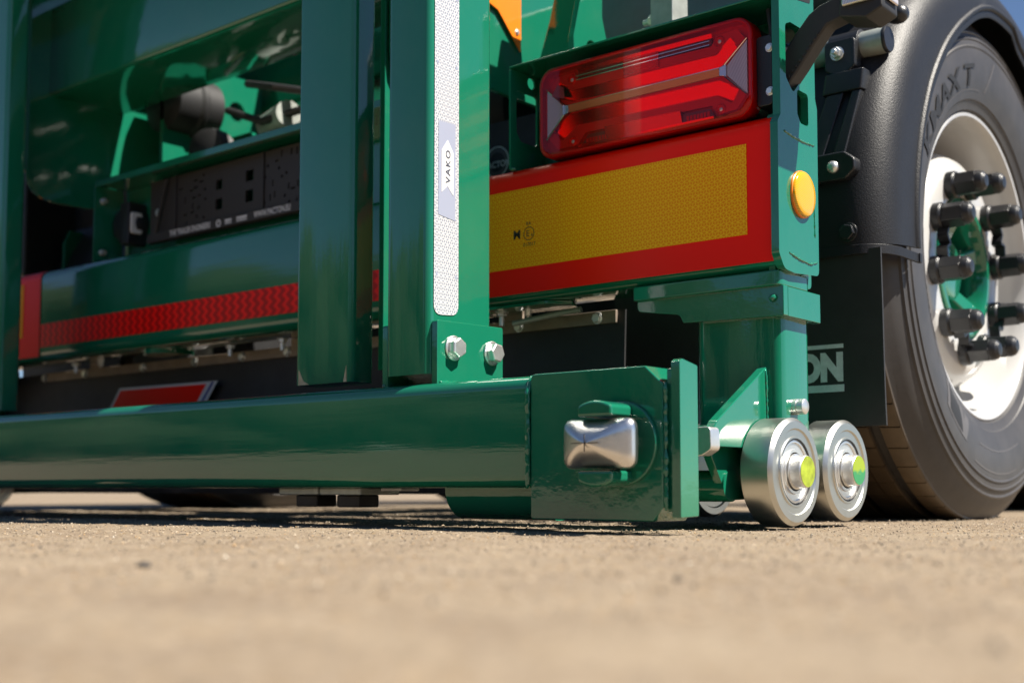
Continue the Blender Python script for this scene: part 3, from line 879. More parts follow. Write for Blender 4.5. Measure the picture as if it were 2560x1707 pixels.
# ================================================================== LOWERED REAR FRAME: beam, end plate, twist lock, posts
FY = -0.300
beam = MB().prism(rounded_rect(FY, -0.165, 0.0633, 0.2120, 0.018, 6), 'X', MX + 0.2035, -0.2035).build('lower_beam', 'green_long', T, label='long green box beam lowered near the ground')
def end_block(sgn):
    mx = (lambda x: x) if sgn > 0 else (lambda x: MX - x)
    pl = round_poly([(mx(-0.2000), 0.0225), (mx(-0.2000), 0.2120), (mx(-0.0200), 0.2120), (mx(0.0045), 0.190), (mx(0.0045), 0.040), (mx(-0.010), 0.0225)], [0.005, 0.008, 0.002, 0.003, 0.003, 0.003])
    blk = MB().prism(pl, 'Y', FY - 0.0025, -0.228).build('lock_block', 'green', T, bevel=0.004, seg=3)
    ep = round_poly([(-0.299, 0.0275), (-0.299, 0.215), (-0.293, 0.2185), (-0.258, 0.2125), (-0.258, 0.0285)], [0.001, 0.003, 0.003, 0.003, 0.003])
    MB().prism(ep, 'X', mx(0.0150), mx(0.0275)).build('end_bar', 'green', blk, bevel=0.0015)
    MB().prism(round_poly([(-0.294, 0.034), (-0.294, 0.208), (-0.264, 0.208), (-0.264, 0.034)], 0.004), 'X', mx(0.0055), mx(0.0149)).build('end_plate', 'green', blk, bevel=0.0015)
    if sgn > 0:
        weld([(-0.2035, FY - 0.004, 0.063), (-0.2035, FY - 0.004, 0.10), (-0.2035, FY - 0.004, 0.19), (-0.2035, FY + 0.006, 0.2085), (-0.2035, FY + 0.06, 0.2085)], 0.0036, blk, wob=0.12, n=10)
        weld([(0.0065, FY + 0.002, 0.036), (0.0065, FY + 0.002, 0.19)], 0.0030, blk, wob=0.4, n=8)
    # twist lock
    tl = empty('twist_lock', (mx(-0.0615), FY - 0.0025, 0.1165), T)
    R0 = 0.0525
    def seg_poly(z0, z1, hw):
        pts = []
        up = 1 if z1 > 0 else -1
        n = 10
        for i in range(n + 1):
            a = math.acos(max(-1, min(1, hw / R0)))
            th = a + (PI - 2 * a) * i / n
            pts.append((R0 * math.cos(th), up * R0 * math.sin(th)))
        pts += [(-hw, up * abs(z0)), (hw, up * abs(z0))]
        return pts
    MB().prism(circle(0.008, 0.001, 0.0525, 40), 'Y', 0.0005, -0.0060).build('wear_ring', 'green', tl, bevel=0.002)
    MB().prism(seg_poly(0.0325, R0, 0.0255), 'Y', 0.001, -0.050).build('lock_collar', 'green', tl, bevel=0.004, seg=3)
    MB().prism(seg_poly(-0.0325, -R0, 0.0255), 'Y', 0.001, -0.050).build('lock_collar', 'green', tl, bevel=0.004, seg=3)
    MB().cyl((0, 0.001, 0), (0, -0.055, 0), 0.017, 28).build('lock_shaft', 'zinc', tl)
    # forged head: pillow shape with a ridge
    hw, hh, n = 0.0520, 0.0325, 18
    vs = []; fs = []
    layers = [(-0.026, 0.86, 0.84), (-0.030, 0.97, 0.96), (-0.034, 1.0, 1.0), (-0.040, 1.0, 0.995), (-0.0435, 0.97, 0.95), (-0.047, 0.90, 0.86), (-0.053, 0.74, 0.69), (-0.059, 0.55, 0.50), (-0.0635, 0.37, 0.32), (-0.0665, 0.22, 0.17), (-0.0680, 0.11, 0.08), (-0.0685, 0.04, 0.02)]
    N = 56
    for (y, kx, kz) in layers:
        for i in range(N):
            a = 2 * PI * i / N
            c, s = math.cos(a), math.sin(a)
            p = 6.5
            rr = (abs(c) ** p + abs(s) ** p) ** (-1 / p)
            x, z = hw * kx * rr * c, hh * kz * rr * s
            z *= 1 - 0.10 * (1 - min(1, abs(x) / (hw * 0.9)) ** 2) * (1 if abs(s) > 0.5 else 0)
            vs.append((x, y, z))
    for j in range(len(layers) - 1):
        for i in range(N):
            i2 = (i + 1) % N
            fs.append((j * N + i, j * N + i2, (j + 1) * N + i2, (j + 1) * N + i))
    fs.append(tuple(range(N))); fs.append(tuple((len(layers) - 1) * N + i for i in range(N)))
    MB().add(vs, fs).build('lock_head', 'forged', tl, angle=70, label='bright forged twist lock head')
    # operating bar end that shows behind the end plate
    MB().prism(round_poly([(mx(-0.060), 0.104), (mx(-0.060), 0.140), (mx(0.0095), 0.141), (mx(0.0105), 0.112), (mx(-0.004), 0.104)], [0.002, 0.002, 0.007, 0.008, 0.01]), 'Y', -0.199, -0.176).build('lock_bar', 'zinc', blk, bevel=0.003, seg=3)
    return blk
M['forged'] = simple('forged_zinc', (0.76, 0.745, 0.72), 0.29, 1.0, bump=(70, 0.12, 0.001), vary=0.08, vscale=30, rvary=0.1)
end_block(1); end_block(-1)
# scribed cross on the lock head
MB().box(-0.0815, -0.0415, -0.3722, -0.3712, 0.1160, 0.1170).build('scribe_mark', 'black_bolt', beam)
MB().box(-0.0620, -0.0610, -0.3722, -0.3712, 0.106, 0.127).build('scribe_mark', 'black_bolt', beam)

# half pipe hook under the beam
def half_pipe(mxf):
    ro, ri, cy, cz = 0.0455, 0.0375, -0.222, 0.0640
    prof = [(cy + ro * math.cos(R(a)), cz + ro * math.sin(R(a))) for a in range(180, 361, 10)] + [(cy + ri * math.cos(R(a)), cz + ri * math.sin(R(a))) for a in range(360, 179, -10)]
    b = MB().prism(prof, 'X', mxf(-0.385), mxf(-0.2135))
    return b.build('half_pipe', 'green', beam, angle=30)
half_pipe(lambda x: x); half_pipe(lambda x: MX - x)

# clamp plates and nuts under the beam
for xc in (-0.700, -0.603):
    MB().prism(round_poly([(xc - 0.047, -0.272), (xc - 0.047, -0.185), (xc + 0.047, -0.185), (xc + 0.047, -0.272)], 0.006), 'Z', 0.0525, 0.0632).build('clamp_washer', 'galv', beam, bevel=0.002)
    b = MB(); p = Vector((xc, -0.232, 0.0524))
    ring = [(math.cos(0.35 + i * PI / 3) * 0.0365, math.sin(0.35 + i * PI / 3) * 0.0365) for i in range(6)]
    b.frustum([(p.x + a, p.y + c) for a, c in ring], 0.0524, [(p.x + a * 0.99, p.y + c * 0.99) for a, c in ring], 0.0335, 'Z')
    b.build('clamp_nut', 'black_bolt', beam, bevel=0.0025, label='dark hexagon nut under the beam')
MB().box(-0.545, -0.50, -0.24, -0.20, 0.0585, 0.0632).build('nylon_pad', 'print_white', beam, bevel=0.002)

# posts
def post(x0, x1, y0, y1, z0, r, name, lab=None):
    return MB().prism(rounded_rect(x0, x1, y0, y1, r, 6), 'Z', z0, 1.30).build(name, 'green_tall', T, label=lab)
def posts(sgn):
    mx = (lambda x: x) if sgn > 0 else (lambda x: MX - x)
    a = lambda x0, x1: (min(mx(x0), mx(x1)), max(mx(x0), mx(x1)))
    p1 = post(*a(-0.748 if sgn > 0 else -0.781, -0.612), -0.240, -0.190, 0.230, 0.010, 'slide_post', 'green slide post hanging above the lower beam' if sgn > 0 else 'dark green slide post at the left edge')
    if sgn > 0: MB().box(*a(-0.672, -0.660), -0.1245, -0.045, 0.26, 1.30).build('slide_rail', 'green', p1, bevel=0.001)
    if sgn > 0:
        # chipped paint at the cut end
        MB().prism([(-0.7375, 0.2302), (-0.7375, 0.257), (-0.726, 0.237), (-0.712, 0.2302)], 'Y', -0.2406, -0.2400).build('paint_drip', 'drip', p1)
        MB().prism([(-0.630, 0.2302), (-0.6235, 0.256), (-0.6225, 0.2302)], 'Y', -0.2406, -0.2400).build('paint_drip', 'drip', p1)
    p2 = post(*a(-0.4905, -0.4015), -0.2860, -0.1450, 0.2265, 0.0115, 'bolted_post', 'green post with white tape between two bolted brackets' if sgn > 0 else None)
    for (xa, xb) in ((-0.4010, -0.3900), (-0.5020, -0.4910)):
        pl = round_poly([(-0.2795, 0.2105), (-0.2795, 0.304), (-0.1335, 0.3065), (-0.1335, 0.2105)], [0, 0.004, 0.004, 0])
        br = MB().prism(pl, 'X', mx(xa), mx(xb)).build('post_bracket', 'green', p2, bevel=0.0012)
    if sgn > 0:
        weld([(-0.3890, -0.276, 0.2140), (-0.3890, -0.14, 0.2140)], 0.0032, p2)
        weld([(-0.4955, -0.2815, 0.2135), (-0.5035, -0.27, 0.2135), (-0.5035, -0.15, 0.2135)], 0.0035, p2)
        for yb, zb in ((-0.2452, 0.2655), (-0.1600, 0.2650)):
            bolt('bracket_bolt', (-0.3900, yb, zb), (1, 0, 0), 0.0152, 0.0145, p2, label='zinc hexagon bolt on the post bracket')
        for yb, zb in ((-0.2452, 0.2655), (-0.1600, 0.2650)):
            bolt('bracket_bolt', (-0.5020, yb, zb), (-1, 0, 0), 0.0125, 0.011, p2)
    return p1, p2
M['drip'] = simple('bare_primer', (0.42, 0.40, 0.27), 0.5, vary=0.3, vscale=120)
post1, post2 = posts(1)
MB().prism(rounded_rect(-0.30, 0.05, 1.302, 1.44, 0.015, 4), 'X', -2.20, -0.50).build('shade_beam', 'green', T)  # unseen beam added overhead to keep the sun off the left post
posts(-1)

# white retro-reflective tape on the post's outer side, with printed marks
TX = -0.4015
tp = round_poly([(-0.2760, 0.3125), (-0.2760, 1.28), (-0.2235, 1.28), (-0.2235, 0.3165)], [0.016, 0, 0, 0.016], 6)
MB().prism(tp, 'X', TX + 0.0003, TX + 0.0011).build('reflective_tape', 'tape', post2, label='white honeycomb reflective tape on the post')
GREYP = simple('grey_print', (0.30, 0.33, 0.43), 0.35, coat=0.3)
WHITEP = simple('white_film', (0.66, 0.66, 0.66), 0.35, coat=0.3)
LIGHTP = simple('grey_lettering', (0.05, 0.06, 0.09), 0.5)
M['greyp'], M['whitep'], M['lightp'] = GREYP, WHITEP, LIGHTP
LZ = 0.5235
MB().prism([(-0.2680, 0.4605), (-0.2680, 0.6000), (-0.2310, 0.6010), (-0.2310, 0.4560)], 'X', TX + 0.0012, TX + 0.0016).build('tape_print', 'greyp', post2)
MB().prism([(-0.2615, 0.4945), (-0.2615, 0.5570), (-0.2485, 0.5745), (-0.2360, 0.5570), (-0.2360, 0.4930), (-0.2485, 0.5055)], 'X', TX + 0.0017, TX + 0.0020).build('tape_print', 'whitep', post2)
text_obj('tape_lettering', 'VAKO', 0.0165, 'lightp', post2, lambda u, v: (TX + 0.0023, -0.2432 - v * 0.85, 0.5090 + u), fit=0.050, spacing=1.25, offset=0.0003)
for k in range(9):
    for yy in (-0.2705, -0.2290):
        zz = 0.37 + k * 0.105
        if 0.44 < zz < 0.61: continue
        MB().box(TX + 0.0012, TX + 0.0014, yy - 0.0018, yy + 0.0018, zz, zz + 0.005).build('tape_print', 'greyp', post2)

# ================================================================== NUMBER PLATE HOUSING
NH = MB().box(-1.790, -0.70, 0.025, 0.130, 0.7800, 0.7840).build('plate_housing', 'green', T, bevel=0.001)
MB().box(-1.79, -0.70, 0.108, 0.112, 0.594, 0.7799).build('housing_back', 'green', NH)
MB().prism(round_poly([(0.022, 0.594), (0.022, 0.78), (0.10, 0.78), (0.10, 0.594)], 0.004), 'X', -1.7940, -1.7900).build('housing_side', 'green', NH, bevel=0.001)
MB().box(-1.79, -0.70, 0.022, 0.0262, 0.7755, 0.7905).build('housing_lip', 'green', NH, bevel=0.001)
for z in (0.622, 0.7455):
    bolt('housing_bolt', (-1.790, 0.045, z), (1, 0, 0), 0.007, 0.012, NH)
# lamp beside the plate
pl = empty('plate_lamp', (0, 0, 0), T)
MB().lathe([(0, 0.045), (-0.03, 0.045), (-0.045, 0.036), (-0.048, 0.02)], (-1.735, 0.105, 0.685), (0, 1, 0), 28).build('lamp_body', 'plastic', pl, angle=40)
MB().box(-1.735, -1.70, 0.055, 0.105, 0.635, 0.735).build('lamp_base', 'plastic', pl, bevel=0.004)
MB().prism(round_poly([(0.060, 0.66), (0.060, 0.71), (0.090, 0.71), (0.090, 0.66)], 0.006), 'X', -1.7, -1.693).build('lamp_glass', 'print_white', pl, bevel=0.002)
# number plate holder with its cut-outs
hx0, hx1, hz0, hz1 = -1.632, -1.020, 0.625, 0.770
holes = []
for (cx, cz, w, hh) in ((-1.375, 0.725, 0.022, 0.022), (-1.375, 0.682, 0.024, 0.024), (-1.270, 0.728, 0.026, 0.024), (-1.270, 0.684, 0.026, 0.026)):
    holes.append(round_poly([(cx - w / 2, cz - hh / 2), (cx - w / 2, cz + hh / 2), (cx + w / 2, cz + hh / 2), (cx + w / 2, cz - hh / 2)], 0.002, 2))
rng = random.Random(3)
for cx in (-1.47, -1.165):
    for i in range(26):
        a, b = cx + rng.uniform(-0.055, 0.055), rng.uniform(0.65, 0.758)
        w, hh = rng.choice([(0.006, 0.006), (0.006, 0.006), (0.004, 0.014), (0.014, 0.004)])
        ok = all(abs(a - sum(p[0] for p in h_) / len(h_)) > 0.013 or abs(b - sum(p[1] for p in h_) / len(h_)) > 0.013 for h_ in holes)
        if ok: holes.append([(a - w / 2, b - hh / 2), (a - w / 2, b + hh / 2), (a + w / 2, b + hh / 2), (a + w / 2, b - hh / 2)])
hold = MB().prism([(hx0, hz0), (hx0, hz1), (hx1, hz1), (hx1, hz0)], 'Y', 0.070, 0.076, holes).build('plate_holder', 'holder', T, label='black number plate holder with cut-outs')
MB().box(hx0, hx1, 0.060, 0.0698, hz0, hz0 + 0.022).build('holder_rail', 'holder', hold, bevel=0.002)
for x in (-1.535, -1.225, -1.085):
    MB().box(x, x + 0.006, 0.066, 0.0699, hz0 + 0.022, hz1).build('holder_rib', 'holder', hold, bevel=0.001)
MB().tube([(-1.560, 0.064, 0.765), (-1.575, 0.062, 0.72), (-1.585, 0.062, 0.69), (-1.60, 0.064, 0.645)], 0.004, 8).build('cable', 'rubber', hold)
bolt('holder_screw', (-1.60, 0.0695, 0.695), (0, -1, 0), 0.008, 0.004, hold)
for (s, x, w) in (('THE TRAILER ENGINEERS', -1.540, 0.0180), ('WWW.PACTON.EU', -1.240, 0.0180)):
    text_obj('holder_lettering', s, w, 'print_white', hold, on_rear(x, hz0 + 0.0055, 0.0595), offset=0.0004, fit=0.150 if x < -1.4 else 0.118)
for (x, w) in ((-1.370, 0.018), (-1.338, 0.022), (-1.298, 0.034)):
    if w == 0.018:
        MB().prism(circle(x + 0.009, hz0 + 0.0105, 0.009, 6), 'Y', 0.0592, 0.0597, holes=[circle(x + 0.009, hz0 + 0.0105, 0.005, 6)]).build('holder_emblem', 'print_white', hold)
    else:
        MB().box(x, x + w, 0.0592, 0.0597, hz0 + 0.0055, hz0 + 0.0085).build('holder_emblem', 'print_white', hold)
        MB().box(x, x + w, 0.0592, 0.0597, hz0 + 0.0105, hz0 + 0.0155).build('holder_emblem', 'print_white', hold)

# ================================================================== CHASSIS behind
def web(x, name):
    poly = round_poly([(-0.120, 0.735), (-0.120, 1.32), (4.0, 1.32), (4.0, 0.95), (0.75, 0.80), (0.12, 0.80), (0.05, 0.735)], [0.07, 0, 0, 0, 0.1, 0.03, 0.03])
    return MB().prism(poly, 'X', x - 0.006, x + 0.006).build(name, 'green', T, bevel=0.001)
wl = web(-1.85, 'chassis_rail')
wr = web(-0.65, 'chassis_rail')
for w, x in ((wl, -1.85), (wr, -0.65)):
    MB().box(x - 0.08, x + 0.08, -0.10, 4.0, 1.3205, 1.335).build('rail_flange', 'green', w, bevel=0.002)
MB().box(-1.965, -1.8565, -0.119, -0.109, 0.80, 1.32).build('rail_end_plate', 'green', wl, bevel=0.001)
cm = MB().prism(rounded_rect(-0.070, 0.130, 0.985, 1.20, 0.008, 3), 'X', -1.8435, -0.6565).build('cross_member', 'green', T)
MB().prism(rounded_rect(0.48, 0.66, 1.06, 1.28, 0.01, 3), 'X', -1.8435, -0.6565).build('cross_member', 'green', T)
MB().prism(rounded_rect(1.25, 1.40, 1.0, 1.28, 0.01, 3), 'X', -1.8435, -0.6565).build('cross_member', 'green', T)
# unseen plate added above the picture to shade the recess
MB().box(-2.45, -1.62, -0.10, 4.0, 1.337, 1.345).build('shade_plate', 'green', T)
# orange warning board on the rail
og = MB().prism([(0.212, 0.889), (0.212, 1.08), (0.08, 1.08), (0.08, 0.968), (0.145, 0.952)], 'X', -0.640, -0.637).build('warning_board', 'orange', T, bevel=0.0006, label='orange pointed board riveted to the chassis rail')
bolt('rivet', (-0.637, 0.200, 0.925), (1, 0, 0), 0.0048, 0.003, og)
MB().box(-0.6365, -0.636, 0.10, 0.168, 0.988, 1.05).build('board_print', 'print_black', og)
# lock bracket arms above the lamp tray
for (x0, x1, y, z0, lean, nm) in ((-0.575, -0.49, 0.20, 0.80, 0.02, 'lock_arm'), ):
    pr = [(x0, 0.80), (x0 - 0.01, 0.86), (x0 + 0.015, 0.93), (x0 + 0.06, 1.10), (x1 + 0.02, 1.10), (x1, 0.93), (x1 - 0.008, 0.80)]
    MB().prism(round_poly(pr, 0.012), 'Y', y, y + 0.06).build(nm, 'green', T, bevel=0.004)
ar = round_poly([(0.15, 0.78), (0.145, 0.86), (0.17, 0.95), (0.16, 1.1), (0.235, 1.1), (0.232, 0.92), (0.26, 0.84), (0.262, 0.78)], 0.015)
MB().prism(ar, 'X', -0.475, -0.462, holes=[circle(0.20, 0.850, 0.017, 20), circle(0.205, 0.97, 0.014, 20)]).build('lock_arm', 'green', T, bevel=0.001)
MB().box(-0.330, -0.285, 0.19, 0.24, 0.855, 0.93).build('stop_block', 'galv', T, bevel=0.002)
bolt('stop_bolt', (-0.3305, 0.205, 0.874), (-1, 0, 0), 0.011, 0.010, T, stub=0.012)
MB().prism(rounded_rect(0.40, 0.52, 0.93, 1.06, 0.012, 4), 'X', -0.640, 0.0).build('outrigger_beam', 'slate', T)
# round maker's plate on a dark panel
pnl = MB().box(-0.95, -0.56, 0.300, 0.310, 0.600, 0.800).build('black_panel', 'rubber', T, bevel=0.002)
MB().prism(circle(-0.772, 0.7185, 0.032, 40), 'Y', 0.2985, 0.2992, holes=[circle(-0.772, 0.7185, 0.0295, 40)]).build('round_emblem', 'print_white', pnl)
MB().prism(circle(-0.772, 0.7185, 0.0285, 40), 'Y', 0.2988, 0.2995, holes=[circle(-0.772, 0.7185, 0.020, 40)]).build('round_emblem', 'tyre_plate', pnl)
text_obj('emblem_lettering', 'PACTON', 0.0175, 'print_white', pnl, on_rear(-0.8035, 0.7075, 0.2980), offset=0.0004, xscale=0.95)
# brake chambers, air tank, hoses between the rails
for (x, y, z, r, l) in ((-1.74, 0.16, 1.01, 0.075, 0.16), (-1.60, 0.72, 0.72, 0.08, 0.2), (-0.90, 0.72, 0.70, 0.08, 0.2)):
    MB().lathe([(0, r * 0.7), (0.012, r), (l * 0.45, r), (l * 0.5, r * 1.08), (l * 0.56, r * 1.08), (l * 0.6, r), (l - 0.02, r), (l, r * 0.6)], (x, y, z), (0, 1, 0), 32).build('brake_chamber', 'dark', T, angle=35)
MB().lathe([(0, 0.06), (0.03, 0.11), (0.06, 0.12), (0.74, 0.12), (0.77, 0.11), (0.80, 0.06)], (-1.62, 0.52, 0.88), (1, 0, 0), 40).build('air_tank', 'dark', T, angle=40)
for i in range(4):
    x = -1.5 + i * 0.06
    MB().tube([(x, 0.45, 1.10), (x + 0.05, 0.42, 0.98), (x + 0.02, 0.38, 0.90), (x + 0.10, 0.36, 0.80), (x + 0.16, 0.4, 0.72)], 0.008, 8).build('air_hose', 'rubber', T)
hb = MB().prism(round_poly([(0.16, 0.84), (0.16, 1.06), (0.22, 1.12), (0.46, 1.12), (0.46, 0.95), (0.36, 0.84)], 0.02), 'X', -1.735, -1.722, holes=[circle(0.27, 0.98, 0.035, 20), circle(0.38, 1.03, 0.025, 20)]).build('hanger_plate', 'green', T, bevel=0.001)
MB().prism(round_poly([(-1.722, 0.84), (-1.722, 0.93), (-1.56, 0.93), (-1.50, 0.84)], 0.01), 'Y', 0.30, 0.312).build('hanger_web', 'green', hb, bevel=0.001)
MB().lathe([(0, 0.05), (0.01, 0.055), (0.02, 0.05), (0.03, 0.055), (0.05, 0.05), (0.06, 0.03)], (-1.58, 0.22, 0.86), (0.3, -1, 0), 24).build('relay_valve', 'dark', hb, angle=40)
MB().cyl((-1.42, 0.24, 0.90), (-1.30, 0.20, 0.90), 0.030, 24).build('air_filter', 'galv', hb)
for (p0_, p1_) in (((-1.52, 0.20, 0.95), (-1.22, 0.22, 0.91)), ((-1.50, 0.24, 1.02), (-1.15, 0.26, 0.92))):
    MB().tube([p0_, ((p0_[0] + p1_[0]) / 2, 0.18, p0_[2] - 0.06), p1_], 0.009, 10).build('air_hose', 'rubber', hb)
# pieces seen in the gap above the far end of the bumper
MB().prism(round_poly([(0.30, 0.58), (0.30, 0.765), (0.318, 0.803), (0.358, 0.803), (0.372, 0.58)], 0.004), 'X', -2.410, -2.400).build('far_bracket', 'green', T, bevel=0.001)
MB().box(-2.39, -2.28, 0.42, 0.60, 0.60, 0.80).build('battery_box', 'plastic', T, bevel=0.01)
MB().cyl((-2.48, 0.25, 0.58), (-2.48, 0.25, 0.78), 0.03, 20).build('valve_body', 'dark', T)

# ================================================================== SPRAY FLAP under the bumper
FYP = 0.112
bar = MB().box(-2.150, -0.3480, FYP - 0.006, FYP, 0.3365, 0.3580).build('flap_bar', 'bar', T, bevel=0.0008, label='thin steel bar bolted across the rubber flap')
for x in (-0.60, -1.17, -1.93):
    MB().box(x - 0.0, x + 0.052, FYP - 0.0055, FYP - 0.0005, 0.3582, 0.3730).build('bar_tab', 'bar', bar)
    bolt('tab_bolt', (x + 0.085, FYP - 0.03, 0.372), (0, 0, -1), 0.0065, 0.014, bar, stub=0.004)
for x in (-0.385, -0.555, -0.83, -1.03, -1.18, -1.33, -1.50, -1.70, -1.95, -2.14):
    bolt('bar_bolt', (x, FYP - 0.006, 0.3465), (0, -1, 0), 0.0085, 0.007, bar)
# flap hangs in shallow waves between bolts
vs = []; fs = []
xs = np.linspace(-2.37, -0.334, 150); zs = np.linspace(0.3580, 0.052, 14)
for x in xs:
    for k, z in enumerate(zs):
        t = k / 13
        vs.append((x, FYP + 0.0015 + 0.006 * t * math.sin(x * 26) + 0.010 * t * math.sin(x * 7 + 1), z))
n0 = len(vs); m = len(zs)
vs += [(x, y + 0.004, z) for x, y, z in vs]
for i in range(len(xs) - 1):
    for k in range(m - 1):
        a = i * m + k
        fs.append((a, a + m, a + m + 1, a + 1)); fs.append((n0 + a, n0 + a + 1, n0 + a + m + 1, n0 + a + m))
    fs.append((i * m + m - 1, (i + 1) * m + m - 1, n0 + (i + 1) * m + m - 1, n0 + i * m + m - 1))
for k in range(m - 1):
    a = (len(xs) - 1) * m + k
    fs.append((a, n0 + a, n0 + a + 1, a + 1)); fs.append((k, k + 1, n0 + k + 1, n0 + k))
flap = MB().add(vs, fs).build('rubber_flap', 'rubber', T, angle=60, label='wide black rubber spray flap under the bumper')
def stick(poly, y, mat, nm):
    return MB().prism(poly, 'Y', y, y + 0.0008).build(nm, mat, flap)
sy = FYP - 0.0145
stick([(-1.405, 0.2985), (-1.785, 0.3015), (-1.870, 0.205), (-1.490, 0.202)], sy, 'whitep', 'flap_sticker')
stick([(-1.445, 0.2935), (-1.780, 0.2955), (-1.855, 0.210), (-1.520, 0.208)], sy - 0.001, 'red', 'flap_sticker')
stick([(-1.425, 0.2970), (-1.417, 0.2970), (-1.503, 0.203), (-1.511, 0.203)], sy - 0.001, 'blue_print', 'flap_sticker')
# under-bumper bracket plates
MB().prism(round_poly([(-0.66, 0.02), (-0.66, 0.09), (-0.415, 0.09), (-0.395, 0.05), (-0.43, 0.02)], 0.004), 'Z', 0.3655, 0.3712).build('stiffener_plate', 'green', bumper, bevel=0.001)
for x in (-0.548, -1.13, -1.30, -1.9):
    bolt('bumper_bolt', (x, 0.050, 0.3655), (0, 0, -1), 0.0095, 0.008, bumper, stub=0.016)
MB().tube([(-0.53, 0.06, 0.345), (-0.48, 0.07, 0.352), (-0.44, 0.075, 0.357), (-0.40, 0.08, 0.36)], 0.005, 10).build('cable_sleeve', 'galv', bumper)
MB().cyl((-1.55, 0.07, 0.3725), (-1.55, 0.07, 0.362), 0.055, 30).build('mount_disc', 'green', bumper)

# ================================================================== MUDGUARD, its tube and bracket, mudflap
WC = (0.835, 0.49)                                        # wheel centre (y, z)
XL = 0.050
def r_in(th):
    ks = [(60, 0.455), (72, 0.456), (76, 0.459), (80, 0.479), (95, 0.472), (102, 0.463), (112, 0.447), (122, 0.437), (135, 0.429), (150, 0.423), (165, 0.419), (195, 0.418)]
    if th <= ks[0][0]: return ks[0][1]
    for (a, b), (c, d) in zip(ks, ks[1:]):
        if a <= th <= c: return b + (d - b) * (th - a) / (c - a)
    return ks[-1][1]
RO = 0.566
ths = np.linspace(4, 184.5, 110)
rings = []
for th in ths:
    ri = r_in(th)
    c, s = math.cos(R(th)), math.sin(R(th))
    prof = [(-0.44, RO), (-0.20, RO), (-0.03, RO), (-0.005, RO - 0.0015), (0.014, RO - 0.0075), (0.030, RO - 0.019), (0.041, RO - 0.035), (0.047, RO - 0.054), (XL - 0.0015, RO - 0.075),
            (XL - 0.001, ri + 0.024), (XL + 0.0030, ri + 0.0215), (XL + 0.0042, ri + 0.0180), (XL + 0.0025, ri + 0.0140), (XL - 0.0008, ri + 0.0125), (XL - 0.001, ri + 0.003), (XL - 0.0025, ri), (XL - 0.006, ri + 0.001), (XL - 0.006, ri + 0.01),
            (XL - 0.007, RO - 0.075), (0.034, RO - 0.040), (0.020, RO - 0.019), (-0.01, RO - 0.008), (-0.20, RO - 0.006), (-0.44, RO - 0.006)]
    rings.append([(x, WC[0] + rr * c, WC[1] + rr * s) for x, rr in prof])
k = len(rings[0]); vs = [p for g in rings for p in g]; fs = []
for j in range(len(rings) - 1):
    for i in range(k):
        i2 = (i + 1) % k
        fs.append((j * k + i, j * k + i2, (j + 1) * k + i2, (j + 1) * k + i))
fs.append(tuple(range(k))); fs.append(tuple((len(rings) - 1) * k + i for i in range(k)))
mud = MB().add(vs, fs).build('mudguard', 'guard', T, angle=50, label='black plastic mudguard over the rear wheel')
MB().add([(MX - x, y, z) for x, y, z in vs], fs).build('mudguard', 'plastic', T, angle=50)
MB().box(-2.545, -2.05, 0.262, 0.268, 0.16, 0.62).build('mudflap', 'rubber', T, bevel=0.002)
MB().box(-2.56, -1.90, 0.375, 0.385, 0.55, 1.34).build('black_panel', 'rubber', T, bevel=0.002)  # black sheet added to close the sky gap and keep it dark
MB().box(-2.56, -2.44, 0.20, 0.36, 0.66, 1.30).build('tool_box', 'plastic', T, bevel=0.01)
# straight skirt below the arch where the flap is fixed
def skirt():
    prof = [(-0.44, 0.2690), (-0.03, 0.2690), (0.006, 0.2705), (0.022, 0.279), (0.034, 0.291), (0.041, 0.304), (0.0475, 0.330), (XL - 0.001, 0.404), (XL + 0.0018, 0.4035), (XL, 0.4165), (XL - 0.006, 0.416), (XL - 0.007, 0.335), (0.035, 0.309), (0.020, 0.290), (-0.01, 0.2762), (-0.44, 0.2752)]
    return prof
sk = skirt()
sk2 = [(x, y) for x, y in sk]
b = MB()
b.prism(sk2, 'Z', 0.432, 0.4475)
b.build('mudguard_skirt', 'guard', mud, bevel=0.001, angle=40)
bolt('skirt_bolt', (-0.012, 0.2690, 0.468), (0, -1, 0), 0.013, 0.008, mud, mat='plastic')
# flap below the mudguard
mf = MB()
pts = []
for k_ in range(9):
    t = k_ / 8
    pts.append(t)
fl = []
vs = []; fs = []
cols = 9; rows = 12
for yy in (0.277, 0.2815):
    for i in range(cols):
        x = -0.47 + (0.0375 + 0.47) * i / (cols - 1)
        for j in range(rows):
            t = j / (rows - 1)
            vs.append((x, yy + 0.010 * t * t + 0.0015 * math.sin(t * 5), 0.440 - (0.440 - 0.1605) * t))
o2 = cols * rows
for i in range(cols - 1):
    for j in range(rows - 1):
        a = i * rows + j
        fs.append((a, a + rows, a + rows + 1, a + 1)); fs.append((o2 + a, o2 + a + 1, o2 + a + rows + 1, o2 + a + rows))
for j in range(rows - 1):
    a = (cols - 1) * rows + j
    fs.append((a, o2 + a, o2 + a + 1, a + 1)); fs.append((j, j + 1, o2 + j + 1, o2 + j))
for i in range(cols - 1):
    a = i * rows + rows - 1
    fs.append((a, o2 + a, o2 + a + rows, a + rows)); a = i * rows
    fs.append((a, a + rows, o2 + a + rows, o2 + a))
mflap = MB().add(vs, fs).build('mudflap', 'rubber', T, angle=40, label='black rubber mudflap with pale lettering')
text_obj('flap_lettering', 'PACTON', 0.0585, 'print_white', mflap, lambda u, v: (-0.2380 + u, 0.2805, 0.2365 + v), offset=0.0038, fit=0.208)
for z in (0.2165, 0.2865):
    MB().box(-0.254, -0.0290, 0.2805, 0.2812, z, z + 0.0115).build('flap_lettering', 'print_white', mflap)

